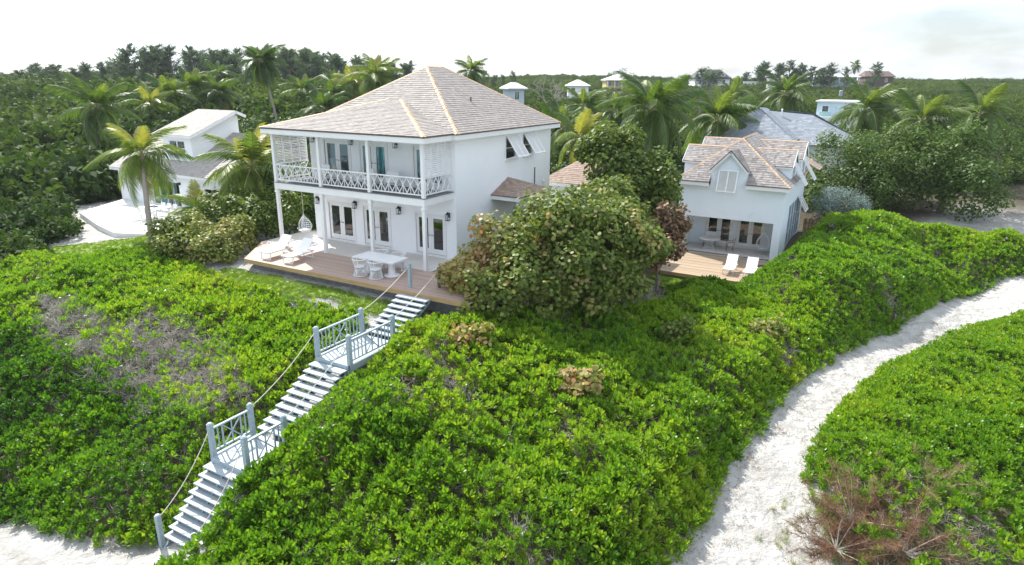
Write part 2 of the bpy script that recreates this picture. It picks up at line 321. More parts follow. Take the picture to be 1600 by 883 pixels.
# ------------------------------------------------------------------ shingled roof planes
def inside_iv(poly2, v):
    xs = []
    for i in range(len(poly2)):
        (u0, v0), (u1, v1) = poly2[i], poly2[(i+1)%len(poly2)]
        if (v0-v)*(v1-v) <= 0 and abs(v1-v0) > 1e-9: xs.append(u0+(u1-u0)*(v-v0)/(v1-v0))
    return (min(xs), max(xs)) if len(xs) > 1 else None
def roof_plane(mb, poly, exp=.17, seed=0, wmin=.10, wmax=.24, th=.02):
    """rows of separate shingles over a planar convex polygon; poly[0]-poly[1] is the eave"""
    r = random.Random(seed); P = [Vector(p) for p in poly]
    u = (P[1]-P[0]).normalized(); n = u.cross(P[2]-P[0]).normalized()
    if n.z < 0: n = -n
    v = n.cross(u).normalized()
    if v.z < 0: v = -v
    p2 = [((p-P[0]).dot(u), (p-P[0]).dot(v)) for p in P]; vmax = max(q[1] for q in p2)
    def W(a, b, h): return P[0]+u*a+v*b+n*h
    mb.add([p-n*.01 for p in P], [tuple(range(len(P)))], .25)
    k = 0; b = 0.
    while b < vmax-.02:
        b1 = min(b+exp, vmax-.004); lo = inside_iv(p2, b+.002); hi = inside_iv(p2, b1)
        if lo and hi:
            L = max(lo[1]-lo[0], .05); a = lo[0]-r.random()*wmax
            while a < lo[1]:
                w = r.uniform(wmin, wmax); a0 = max(a, lo[0]); a1 = min(a+w-.008, lo[1])
                if a1-a0 > .015:
                    t0 = min(max(a0, hi[0]), hi[1]); t1 = min(max(a1, hi[0]), hi[1]); j = r.uniform(0, .012); bb = b-j if k else b
                    h = th*r.uniform(.75, 1.25)
                    vs = [W(a0, bb, h), W(a1, bb, h), W(t1, b1, .004), W(t0, b1, .004), W(a0, bb, -.004), W(a1, bb, -.004)]
                    mb.add(vs, [(0,1,2,3), (0,4,5,1)], min(1, max(0, r.gauss(.5, .27))))
                a += w
        b += exp; k += 1
def cap_line(mb, a, b, n1, n2, w=.13, ln=.22, seed=0):
    """overlapping ridge caps folded over a hip or ridge"""
    r = random.Random(seed); a = Vector(a); b = Vector(b); d = (b-a); L = d.length; d.normalize(); n1 = Vector(n1); n2 = Vector(n2)
    s1 = d.cross(n1).normalized(); s2 = d.cross(n2).normalized(); upn = (n1.normalized()+n2.normalized()).normalized()
    if s1.dot(n2) > 0: s1 = -s1
    if s2.dot(n1) > 0: s2 = -s2
    x = 0
    while x < L-.02:
        x1 = min(x+ln+.04, L); sd_ = upn.cross(d)*r.uniform(-.012, .012); p = a+d*x+sd_; q = a+d*x1+sd_; h0 = .036+r.uniform(0, .006); h1_ = .022
        vs = [p+s1*w+upn*(h0-.012), p+upn*h0, p+s2*w+upn*(h0-.012), q+s1*w+upn*(h1_-.012), q+upn*h1_, q+s2*w+upn*(h1_-.012),
              p+s1*w-upn*.0, p-upn*.0, p+s2*w-upn*.0]
        mb.add(vs, [(0,1,4,3), (1,2,5,4), (6,7,1,0), (7,8,2,1)], r.random()); x += ln
def nrm(a, b, c):
    n = (Vector(b)-Vector(a)).cross(Vector(c)-Vector(a)).normalized(); return n if n.z > 0 else -n
def wall(parent, name, o, u, L, z0, z1, th, opens=(), m=None, inward=None):
    """straight wall with real openings: (u0,u1,za,zb)"""
    o = Vector(o); u = Vector(u).normalized(); nin = Vector(inward); mb = MB()
    us = sorted({0., L, *[q for op in opens for q in op[:2]]}); zs = sorted({z0, z1, *[q for op in opens for q in op[2:]]})
    def hole(a, c): return any(op[0]-1e-6 < a < op[1]+1e-6 and op[2]-1e-6 < c < op[3]+1e-6 for op in opens)
    def P(a, z, d): return o+u*a+nin*d+Vector((0, 0, z))
    for i in range(len(us)-1):
        for j in range(len(zs)-1):
            if hole((us[i]+us[i+1])/2, (zs[j]+zs[j+1])/2): continue
            for d in (0, th):
                mb.add([P(us[i], zs[j], d), P(us[i+1], zs[j], d), P(us[i+1], zs[j+1], d), P(us[i], zs[j+1], d)], [(0,1,2,3) if d == 0 else (3,2,1,0)])
    for (a, b, c, d_) in [(0, L, z0, z1)]+list(opens):
        q = [(a, c), (b, c), (b, d_), (a, d_)]
        for k in range(4):
            (a0, c0), (a1, c1) = q[k], q[(k+1)%4]
            mb.add([P(a0, c0, 0), P(a1, c1, 0), P(a1, c1, th), P(a0, c0, th)], [(0,1,2,3)])
    return mb.build(name, m or MT['wall'], parent)

def french_door(parent, x0, x1, y, z0, z1, handle=True, glass=None):
    """double door in a wall facing -y"""
    f = MB(); e = .07
    f.box(x0-e, x0, y-.03, y+.06, z0, z1+e); f.box(x1, x1+e, y-.03, y+.06, z0, z1+e); f.box(x0, x1, y-.03, y+.06, z1, z1+e)
    f.box(x0-e, x1+e, y-.05, y+.06, z0-.05, z0)
    d = f.build('french_door', MT['trim'], parent)
    mid = (x0+x1)/2
    for a, b in ((x0+.005, mid-.004), (mid+.004, x1-.005)):
        l = MB(); st = .15
        l.box(a, a+st, y+.02, y+.065, z0+.01, z1-.005); l.box(b-st, b, y+.02, y+.065, z0+.01, z1-.005)
        l.box(a+st, b-st, y+.02, y+.065, z1-.16, z1-.005); l.box(a+st, b-st, y+.02, y+.065, z0+.01, z0+.25)
        l.build('door_leaf', MT['trim'], d)
        MB().box(a+st, b-st, y+.038, y+.046, z0+.25, z1-.16).build('glass', glass or MT['glass'], d)
    for s_ in (-.06, .06): h = MB(); h.beam((mid+s_, y+.01, z0+.92), (mid+s_, y-.03, z0+.92), .03, .03); h.beam((mid+s_, y-.03, z0+.92), (mid+s_*2.6, y-.03, z0+.92), .02, .02); h.build('door_handle', MT['black'], d)
    return d
def wall_lantern(parent, x, y, z):
    m_ = MB(); m_.box(x-.05, x+.05, y-.03, y, z-.06, z+.16); m_.beam((x, y-.02, z+.12), (x, y-.14, z+.16), .03, .03)
    m_.box(x-.085, x+.085, y-.225, y-.055, z+.10, z+.125); m_.lathe((x, y-.14, z+.125), [(.09, 0), (.03, .07), (.01, .10)], 8)
    m_.box(x-.075, x+.075, y-.215, y-.065, z-.19, z-.165)
    for sx in (-1, 1):
        for sy in (-1, 1): m_.beam((x+sx*.068, y-.14+sy*.068, z-.17), (x+sx*.078, y-.14+sy*.078, z+.11), .016, .016)
    o = m_.build('wall_lantern', MT['black'], parent)
    MB().box(x-.062, x+.062, y-.202, y-.078, z-.16, z+.095).build('lantern_glass', MT['lampglass'], o)
def rail_bay(parent, a, b, z0, z1, n):
    """cross-braced railing between two posts"""
    a = Vector(a); b = Vector(b); o = MB().beam(a+Vector((0,0,z1)), b+Vector((0,0,z1)), .07, .05).build('railing', MT['trim'], parent)
    MB().beam(a+Vector((0,0,z0)), b+Vector((0,0,z0)), .05, .05).build('bottom_rail', MT['trim'], o)
    L = MB(); d = (b-a)/n; zt = z1-.03; zb = z0+.03; q = d.normalized().cross(Vector((0,0,1)))*.012
    for k in range(n):
        p = a+d*k; r_ = a+d*(k+1)
        L.beam(p+q+Vector((0,0,zb)), r_+q+Vector((0,0,zt)), .028, .03, (0,1,0) if abs(d.x) > abs(d.y) else (1,0,0))
        L.beam(p-q+Vector((0,0,zt)), r_-q+Vector((0,0,zb)), .028, .03, (0,1,0) if abs(d.x) > abs(d.y) else (1,0,0))
        m_ = (p+r_)/2
        L.beam(m_+Vector((0,0,zb)), m_+Vector((0,0,zt)), .022, .022)
    L.build('lattice', MT['trim'], o)
def louvre(parent, name, o, u, L, z0, z1, npan, tilt, nout):
    o = Vector(o); u = Vector(u); nout = Vector(nout); w = L/npan
    for k in range(npan):
        f = MB(); a = o+u*(k*w+.01); b = o+u*((k+1)*w-.01); st = .05
        f.beam(a+u*st/2+Vector((0,0,z0)), a+u*st/2+Vector((0,0,z1)), st, .045, u); f.beam(b-u*st/2+Vector((0,0,z0)), b-u*st/2+Vector((0,0,z1)), st, .045, u)
        for z in (z0+.03, (z0+z1)/2, z1-.03): f.beam(a+u*st+Vector((0,0,z)), b-u*st+Vector((0,0,z)), .045, .06)
        p = f.build(name, MT['trim'], parent); s = MB(); n = int((z1-z0-.1)/.075)
        for i in range(n):
            z = z0+.08+i*(z1-z0-.16)/(n-1)
            if abs(z-(z0+z1)/2) < .05: continue
            h_ = (Vector((0,0,1))*.6+nout*-.5*tilt).normalized()
            s.beam(a+u*st+Vector((0,0,z)), b-u*st+Vector((0,0,z)), .012, .07, h_)
        s.build('slats', MT['trim'], p, kind='stuff')

# ------------------------------------------------------------------ the main white house
EX, EY0, EYB, EZ, RX, RY0, RY1, RZ = 9.67, 1.73, 12.11, 5.86, 4.80, 6.19, 7.65, 8.757
EXL = -.10; WX0, WX1, WY0, WY1 = .22, 9.26, 2.14, 11.70; F2 = 3.24; SOF = 5.58; PX = [0, 3.02, 6.04, 9.06]
house = thing('main_house', 'large white two storey beach house with columned veranda and hipped cedar shingle roof', 'house', (0, 0, 0))
DL = [(1.25, 2.95), (3.62, 5.30), (6.92, 8.62)]
ops = [(a-WX0, b-WX0, .12, 2.02) for a, b in DL]+[(a-WX0, b-WX0, 3.30, 5.18) for a, b in DL]
wall(house, 'front_wall', (WX0, WY0, 0), (1,0,0), WX1-WX0, -.6, SOF+.2, .2, ops, inward=(0,1,0))
SW = [(6.70, 7.80, 4.25, 5.38), (8.50, 9.60, 4.27, 5.40)]
wall(house, 'side_wall', (WX1, WY0+.2, 0), (0,1,0), WY1-WY0-.4, -1, SOF+.2, .2, [(a-WY0-.2, b-WY0-.2, c, d) for a, b, c, d in SW], inward=(-1,0,0))
wall(house, 'back_wall', (WX0, WY1, 0), (1,0,0), WX1-WX0, -1, SOF+.2, .2, inward=(0,-1,0))
wall(house, 'left_wall', (WX0, WY0+.2, 0), (0,1,0), WY1-WY0-.4, -1, SOF+.2, .2, inward=(1,0,0))
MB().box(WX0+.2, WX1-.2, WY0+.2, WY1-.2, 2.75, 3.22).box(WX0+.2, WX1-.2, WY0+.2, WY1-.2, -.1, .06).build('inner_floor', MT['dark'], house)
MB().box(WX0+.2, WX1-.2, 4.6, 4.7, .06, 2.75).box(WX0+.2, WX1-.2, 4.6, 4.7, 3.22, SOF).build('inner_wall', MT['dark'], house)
for a, b in DL:
    french_door(house, a, b, WY0, .12, 2.02); french_door(house, a, b, WY0, 3.30, 5.18)
for x in (.55, 3.15, 5.97, 8.87): wall_lantern(house, x, WY0, 2.07)
for x in (.55, 3.14, 5.93): wall_lantern(house, x, WY0, 5.22)
def curtain(parent, x0, x1, y, z0, z1, m, nfold=5):
    mb = MB(); n = nfold*6; vs = []
    for i in range(n+1):
        x = x0+(x1-x0)*i/n; yy = y+.05*math.sin(i*PI/3)
        vs += [(x, yy, z0), (x+.03*math.sin(i), yy, z1)]
    mb.add(vs, [(2*i, 2*i+2, 2*i+3, 2*i+1) for i in range(n)]); return mb.build('curtain', m, parent, smooth=True)
curtain(house, 1.32, 2.12, 2.43, 3.32, 5.2, MT['curtain'], 4)
for a, b in ((3.65, 5.27), (6.95, 8.6)): curtain(house, a, b, 2.36, 3.32, 5.2, MT['teal'], 7)  # teal cloth added behind the upper glass, its colour imitating the sea's reflection
# side windows with propped bahama shutters
def bahama(parent, p0, u, w, z1, h, nout, reach, npan=2):
    """top hung louvred shutter propped out from the wall"""
    p0 = Vector(p0); u = Vector(u); nout = Vector(nout); dz = math.sqrt(max(h*h-reach*reach, .01))
    dn = (nout*reach+Vector((0,0,-dz))).normalized(); nn = u.cross(dn).normalized()
    T = p0+nout*.05+Vector((0,0,z1)); f = MB()
    ed = [0, w] if npan == 1 else [0, w/2, w]
    for e in ed:
        c = T+u*min(max(e, .035), w-.035); f.beam(c, c+dn*h, .07, .05, nn)
    for s_ in (.03, h-.03): f.beam(T+u*.07+dn*s_, T+u*(w-.07)+dn*s_, .05, .06, nn)
    o = f.build('bahama_shutter', MT['trim'], parent); s = MB(); n = int(h/.075)
    for i in range(n):
        c = T+dn*(.08+(h-.16)*i/(n-1)); s.beam(c+u*.07, c+u*(w-.07), .012, .062, (nn*.62+dn*.78).normalized())
    s.build('slats', MT['trim'], o, kind='stuff')
    for e in (.12, w-.12): r = MB(); r.beam(p0+u*e+Vector((0,0,z1-h*.92)), T+u*e+dn*(h*.9), .02, .02); r.build('prop_rod', MT['trim'], o)
    return o
def sash(parent, p0, u, w, z0, z1, nout, dep=.08):
    p0 = Vector(p0)-Vector(nout)*dep; u = Vector(u); f = MB(); e = .05; Z = Vector((0,0,1)); no = Vector(nout)
    for s_ in (e/2, w-e/2): f.beam(p0+u*s_+Z*z0, p0+u*s_+Z*z1, e, .05, no)
    for z in (z0+e/2, (z0+z1)/2, z1-e/2): f.beam(p0+u*e+Z*z, p0+u*(w-e)+Z*z, .05, e)
    o = f.build('sash_window', MT['trim'], parent)
    g = MB(); q = p0-no*.004
    g.add([q+u*e+Z*z0, q+u*(w-e)+Z*z0, q+u*(w-e)+Z*z1, q+u*e+Z*z1], [(0,1,2,3)]); g.build('glass', MT['glass'], o)
    s = MB(); p1 = p0+no*dep; s.beam(p1+u*-.06+Z*(z0-.035)+no*.03, p1+u*(w+.06)+Z*(z0-.035)+no*.03, .09, .06); s.build('sill', MT['trim'], o); return o
for a, b, c, d in SW:
    sash(house, (WX1, a, 0), (0,1,0), b-a, c, d, (1,0,0)); bahama(house, (WX1, a-.03, 0), (0,1,0), b-a+.06, d+.03, 1.22, (1,0,0), .70)
MB().beam((WX1+.03, 9.8, 2.6), (WX1+.03, 9.8, 3.55), .035, .035).build('conduit', MT['black'], house)
MB().lathe((WX1+.06, 10.85, 2.55), [(.07, 0), (.09, .1), (.05, .22)], 8).build('vent_cap', MT['trim'], house)
# veranda: posts, beams, ceiling, balcony
for x in PX:
    MB().box(x-.075, x+.075, -.075, .075, 0, 2.9).box(x-.1, x+.1, -.1, .1, 2.72, 2.8).build('post', MT['trim'], house)
    MB().box(x-.075, x+.075, -.075, .075, F2, SOF).build('post', MT['trim'], house)
MB().box(-.09, 9.15, -.09, .09, 2.9, F2-.03).box(-.09, .09, .09, WY0, 2.9, F2-.03).box(8.97, 9.15, .09, WY0, 2.9, F2-.03).build('balcony_beam', MT['trim'], house)
MB().box(.09, 8.97, .09, WY0, 2.98, 3.04).build('porch_ceiling', MT['trim'], house)
MB().box(-.12, 9.18, -.12, WY0, F2-.03, F2).build('balcony_floor', MT['found'], house)
MB().box(.09, 8.97, .09, WY0, 5.50, 5.56).build('balcony_ceiling', MT['trim'], house)
for i in range(3): rail_bay(house, (PX[i]+.075, 0, 0), (PX[i+1]-.075, 0, 0), 3.36, 4.08, 7)
rail_bay(house, (9.06, .075, 0), (9.06, WY0, 0), 3.36, 4.08, 5); rail_bay(house, (0, .075, 0), (0, WY0, 0), 3.36, 4.08, 5)
louvre(house, 'louvre_panel', (9.06, .08, 0), (0,1,0), WY0-.08, 4.12, 5.56, 4, 1, (1,0,0)); louvre(house, 'louvre_panel', (0, .08, 0), (0,1,0), WY0-.08, 4.12, 5.56, 4, 1, (-1,0,0))
MB().prism([(-1.5, 0), (9.35, 0), (9.35, WY0), (WX0, WY0), (WX0, 3.4), (-1.5, 3.4)], -.16, 0).build('porch_floor', MT['stone'], house)
# roof
def fascia(mb, pts, z, h, t=.03):
    for a, b in zip(pts[:-1], pts[1:]):
        mb.beam((a[0], a[1], z-h/2), (b[0], b[1], z-h/2), t, h)
PA = (4.53, 4.2, 7.31); FE = -.39; PRX = 9.445
sh = MB(); cap = []
F0 = (EXL, EY0, EZ); F1 = (EX, EY0, EZ); B1 = (EX, EYB, EZ); B0 = (EXL, EYB, EZ); T0 = (RX, RY0, RZ); T1 = (RX, RY1, RZ)
for i, pl in enumerate([[F0, F1, T0], [F1, B1, T1, T0], [B1, B0, T1], [B0, F0, T0, T1]]):
    mb = MB(); roof_plane(mb, pl, .165, 20+i); mb.build('roof_shingles', MT['shingle'], house, kind='stuff')
for i, (a, b, n1, n2) in enumerate([(F1, T0, nrm(F0,F1,T0), nrm(F1,B1,T0)), (B1, T1, nrm(F1,B1,T1), nrm(B1,B0,T1)), (F0, T0, nrm(F0,F1,T0), nrm(B0,F0,T0)), (B0, T1, nrm(B1,B0,T1), nrm(B0,F0,T0)), (T0, T1, nrm(F1,B1,T0), nrm(B0,F0,T0))]):
    mb = MB(); cap_line(mb, a, b, n1, n2, .11, .20, 40+i); mb.build('ridge_cap', MT['cap'], house, kind='stuff')
A0 = (-.39, FE, EZ+.01); A1 = (PRX, FE, EZ+.01)
for i, pl in enumerate([[A0, A1, PA], [A1, (PRX, 1.9, EZ+.01), PA], [(-.39, 1.9, EZ+.01), A0, PA]]):
    mb = MB(); roof_plane(mb, pl, .165, 30+i); mb.build('porch_shingles', MT['shingle'], house, kind='stuff')
for i, (a, b, n1, n2) in enumerate([(A1, PA, nrm(A0,A1,PA), nrm(A1,(PRX,1.9,EZ+.01),PA)), (A0, PA, nrm(A0,A1,PA), nrm((-.39,1.9,EZ+.01),A0,PA))]):
    mb = MB(); cap_line(mb, a, b, n1, n2, .11, .20, 50+i); mb.build('ridge_cap', MT['cap'], house, kind='stuff')
f = MB(); e = .02
fascia(f, [(-.39+e, 1.7), (-.39+e, FE+e), (PRX-e, FE+e), (PRX-e, EY0+e)], EZ-.045, .23); fascia(f, [(PRX, EY0+e), (EX-e, EY0+e), (EX-e, EYB-e), (EXL+e, EYB-e), (EXL+e, EY0)], EZ-.048, .225)
f.build('fascia', MT['trim'], house)
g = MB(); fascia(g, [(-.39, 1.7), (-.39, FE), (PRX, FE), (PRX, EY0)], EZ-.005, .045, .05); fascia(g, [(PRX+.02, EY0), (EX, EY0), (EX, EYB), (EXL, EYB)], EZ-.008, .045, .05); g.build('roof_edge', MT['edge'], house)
MB().box(-.36, PRX-.03, FE+.03, 2.1, SOF+.02, SOF+.05).box(EXL+.03, EX-.03, 2.14, EYB-.03, SOF+.025, SOF+.055).build('soffit', MT['trim'], house)
MB().lathe((7.6, 6.0, 7.02), [(.05, 0), (.05, .28), (.02, .3)], 8).build('vent_pipe', MT['found'], house)
# half-pyramid entry porch on the side wall
ex = 10.95; y0, y1, ze, za = 5.2, 8.5, 2.68, 3.34; AP = (WX1, 6.85, za)
for i, pl in enumerate([[(WX1, y0, ze), (ex, y0, ze), AP], [(ex, y0, ze), (ex, y1, ze), AP], [(ex, y1, ze), (WX1, y1, ze), AP]]):
    mb = MB(); roof_plane(mb, pl, .16, 60+i); mb.build('entry_shingles', MT['shingle2'], house, kind='stuff')
mb = MB(); cap_line(mb, (ex, y0, ze), AP, nrm((WX1,y0,ze),(ex,y0,ze),AP), nrm((ex,y0,ze),(ex,y1,ze),AP), .09, .2, 5); cap_line(mb, (ex, y1, ze), AP, nrm((ex,y0,ze),(ex,y1,ze),AP), nrm((ex,y1,ze),(WX1,y1,ze),AP), .09, .2, 6)
mb.build('ridge_cap', MT['shingle2'], house, kind='stuff')
f = MB(); fascia(f, [(WX1, y0+.03), (ex-.03, y0+.03), (ex-.03, y1-.03), (WX1, y1-.03)], ze-.03, .2); f.build('entry_fascia', MT['trim'], house)
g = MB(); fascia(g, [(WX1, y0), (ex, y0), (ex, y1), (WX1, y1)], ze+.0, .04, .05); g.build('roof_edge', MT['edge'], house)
MB().box(WX1, ex-.06, y0+.06, y1-.06, ze-.2, ze-.16).build('entry_ceiling', MT['trim'], house)
for q0 in (y0+.2, y1-.35): MB().box(10.6, 10.75, q0, q0+.15, -.9, ze-.2).build('entry_post', MT['trim'], house)
# ------------------------------------------------------------------ front deck
deck = thing('timber_deck', 'low reddish timber deck along the front of the big house with honey coloured edge board', 'deck', (0, 0, 0))
DY = -2.8; NB = 20; bw = (0-DY-.05)/NB
for i in range(NB):
    ya = DY+.05+i*bw; xl = .55-2.05*(ya-DY)/2.8
    MB().prism([(xl, ya+.004), (13.2, ya+.004), (13.2, ya+bw-.006), (xl-.08, ya+bw-.006)], -.035, -.002-.002*(i % 3), rnd.random()).build('plank', MT['deck'], deck)
MB().box(.5, 13.2, DY, DY+.045, -.19, 0).beam((.53, DY+.02, -.095), (-1.5, -.02, -.095), .045, .19).build('edge_board', MT['fascia'], deck)
j = MB()
for x in np.arange(1, 13, .8): j.box(x, x+.05, DY+.06, 0, -.2, -.04)
j.box(.7, 13, DY+.35, DY+.5, -.75, -.2); j.build('joists', MT['found'], deck)
# ------------------------------------------------------------------ rear wing roof behind the house
wing = thing('rear_wing', 'small outbuilding with brown hipped shingle roof behind the corner of the big house', 'building', (0, 0, 0))
MB().box(7.9, 11.8, 14.5, 17.2, -1, 2.02).build('wall', MT['wall'], wing)
q = [(7.4, 14, 2.12), (12.2, 14, 2.12), (12.2, 17.6, 2.12), (7.4, 17.6, 2.12)]; r0, r1 = (9.1, 15.8, 3.28), (10.6, 15.8, 3.28)
for i, pl in enumerate([[q[0], q[1], r1, r0], [q[1], q[2], r1], [q[2], q[3], r0, r1], [q[3], q[0], r0]]):
    mb = MB(); roof_plane(mb, pl, .17, 70+i); mb.build('roof_shingles', MT['shingle2'], wing, kind='stuff')
f = MB(); fascia(f, [(7.43, 14.03), (12.17, 14.03), (12.17, 17.57), (7.43, 17.57), (7.43, 14.03)], 2.1, .2); f.build('fascia', MT['trim'], wing)

# ------------------------------------------------------------------ cottage on the right
cot = thing('garden_cottage', 'white one and a half storey cottage with many dormers, awning shutters and a shaded porch', 'house', (0, 0, 0))
X0, X1, Y0, Y1, ZF, ZS = 14.85, 21.15, 19.25, 29.2, -2.4, 1.92
GXm = 17.82; gl, gr, gz, gp = 16.72, 18.92, 2.95, 4.12
wall(cot, 'front_wall', (X0, Y0, 0), (1,0,0), X1-X0, ZF, ZS, .22, [(.55, 5.85, ZF, -.08)], m=MT['paleblue'], inward=(0,1,0))
mb = MB(); th = .22
pf = [(gl+.01, ZS), (gr-.01, ZS), (gr-.01, gz-.03), (GXm, gp-.06), (gl+.01, gz-.03)]
mb.add([(x, Y0-.002, z) for x, z in pf]+[(x, Y0+th, z) for x, z in pf], [(0,1,2,3,4), (9,8,7,6,5)]+[(i, (i+1) % 5, 5+(i+1) % 5, 5+i) for i in range(5)]); mb.build('dormer_gable', MT['paleblue'], cot)
MB().add([(gl+.01, Y0+.22, ZS), (gl+.01, Y0+2.4, ZS), (gl+.01, Y0+2.4, gz), (gl+.01, Y0+.22, gz)], [(0,1,2,3)]).add([(gr-.01, Y0+.22, ZS), (gr-.01, Y0+2.4, ZS), (gr-.01, Y0+2.4, gz), (gr-.01, Y0+.22, gz)], [(0,1,2,3)]).build('dormer_cheek', MT['paleblue'], cot)
wall(cot, 'right_wall', (X1, Y0+.22, 0), (0,1,0), Y1-Y0-.44, ZF-.4, ZS, .22, [(2.68+i*1.25, 3.53+i*1.25, -2.1, .6) for i in range(5)], m=MT['paleblue'], inward=(-1,0,0))
wall(cot, 'left_wall', (X0, Y0+.22, 0), (0,1,0), Y1-Y0-.44, ZF-.4, ZS, .22, m=MT['paleblue'], inward=(1,0,0))
wall(cot, 'back_wall', (X0, Y1, 0), (1,0,0), X1-X0, ZF-.4, ZS, .22, m=MT['paleblue'], inward=(0,-1,0))
YB = 21.75
cd = [(16.15, 17.85), (18.2, 19.85)]
wall(cot, 'porch_back_wall', (X0+.22, YB, 0), (1,0,0), X1-X0-.44, ZF, .3, .15, [(a-X0-.22, b-X0-.22, ZF+.1, -.42) for a, b in cd], m=MT['paleblue'], inward=(0,1,0))
for a, b in cd: french_door(cot, a, b, YB, ZF+.1, -.42)
MB().box(X0+.22, X1-.22, Y0+.22, YB, .02, .1).build('porch_ceiling', MT['trim'], cot)
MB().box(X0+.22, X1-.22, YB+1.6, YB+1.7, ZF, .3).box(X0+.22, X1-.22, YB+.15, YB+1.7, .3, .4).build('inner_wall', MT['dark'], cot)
MB().box(X0-.1, X1+.1, Y0-.1, Y1, ZF-.3, ZF).build('porch_floor', MT['stone'], cot)
for i in range(5):
    y = Y0+2.9+i*1.25; g = MB().add([(X1-.06, y, -2.1), (X1-.06, y+.85, -2.1), (X1-.06, y+.85, .6), (X1-.06, y, .6)], [(0,1,2,3)]).build('tall_window', MT['glass'], cot)
    f = MB()
    for s_ in (.03, .82): f.box(X1-.05, X1+.02, y+s_-.03, y+s_+.03, -2.1, .6)
    for z in (-2.07, -1.2, -.3, .57): f.box(X1-.05, X1+.01, y+.06, y+.79, z-.03, z+.03)
    f.build('window_frame', MT['greypaint'], g)
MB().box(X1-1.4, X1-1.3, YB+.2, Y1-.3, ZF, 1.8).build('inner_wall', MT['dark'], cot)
# roof planes: main hip with front dormer gap
ez = 2.2; xl, xr, yf, yb = 14.5, 21.45, 18.85, 29.6; xm = 17.93; ay, by, rz = 21.75, 26.1, 4.74
def zfr(y): return ez+(rz-ez)*(y-yf)/(ay-yf)
def yfr(z): return yf+(z-ez)/(rz-ez)*(ay-yf)
A_ = (xm, ay, rz); B_ = (xm, by, rz+.06); c0, c1, c2, c3 = (xl, yf, ez), (xr, yf, ez), (xr, yb, ez), (xl, yb, ez)
def hipx(y, side):
    k = (y-yf)/(ay-yf); return xl+(xm-xl)*k if side < 0 else xr+(xm-xr)*k
yg = yfr(gz)
planes = [[c0, (gl, yf, ez), (gl, yg, gz), (hipx(yg, -1), yg, gz)], [(gr, yf, ez), c1, (hipx(yg, 1), yg, gz), (gr, yg, gz)], [(hipx(yg, -1), yg, gz), (hipx(yg, 1), yg, gz), A_],
          [c1, c2, B_, A_], [c2, c3, B_], [c3, c0, A_, B_]]
for i, pl in enumerate(planes):
    mb = MB(); roof_plane(mb, pl, .175, 80+i); mb.build('roof_shingles', MT['shingle3'], cot, kind='stuff')
nF = nrm(c0, c1, A_); nR = nrm(c1, c2, A_); nL = nrm(c3, c0, A_); nB = nrm(c2, c3, B_)
for i, (a, b, n1, n2) in enumerate([(c0, A_, nF, nL), (c1, A_, nF, nR), (A_, B_, nL, nR), (c2, B_, nR, nB), (c3, B_, nL, nB)]):
    mb = MB(); cap_line(mb, a, b, n1, n2, .10, .2, 90+i); mb.build('ridge_cap', MT['cap'], cot, kind='stuff')
f = MB(); fascia(f, [(gl, yf+.03), (xl+.03, yf+.03), (xl+.03, yb), ], ez-.03, .24); fascia(f, [(gr, yf+.03), (xr-.03, yf+.03), (xr-.03, Y0+1.6)], ez-.03, .24); f.build('fascia', MT['trim'], cot)
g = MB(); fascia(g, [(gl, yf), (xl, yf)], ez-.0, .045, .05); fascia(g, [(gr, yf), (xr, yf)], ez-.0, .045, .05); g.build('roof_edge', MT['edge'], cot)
MB().box(xl+.04, gl, yf+.04, Y0, ez-.26, ez-.22).box(gr, xr-.04, yf+.04, Y0, ez-.26, ez-.22).box(xr-.4, xr-.04, Y0, Y0+1.6, ez-.26, ez-.22).build('soffit', MT['trim'], cot)
# front dormer roof
ov = .22; yd0 = Y0-ov; sl = (gp-gz)/(GXm-gl)
for s_, xe in ((-1, gl-.05), (1, gr+.05)):
    zl = gp-sl*abs(GXm-xe); ymr = yfr(gp); yme = yfr(zl)
    pl = [(xe, yd0, zl+.03), (xe, yme+.1, zl+.03), (GXm, ymr+.15, gp+.03), (GXm, yd0, gp+.03)]
    mb = MB(); roof_plane(mb, pl, .16, 100+s_); mb.build('dormer_shingles', MT['shingle3'], cot, kind='stuff')
    f = MB(); f.beam((xe, yd0+.02, zl-.07), (GXm, yd0+.02, gp-.07), .16, .03, (0,1,0)); f.build('rake_board', MT['trim'], cot)
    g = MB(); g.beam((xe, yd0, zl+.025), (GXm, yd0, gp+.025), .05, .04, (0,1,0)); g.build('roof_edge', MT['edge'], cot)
bahama(cot, (17.18, Y0, 0), (1,0,0), 1.18, 2.95, 1.36, (0,-1,0), .42)
sash(cot, (17.3, Y0-.01, 0), (1,0,0), .95, 1.8, 2.85, (0,-1,0), .0)
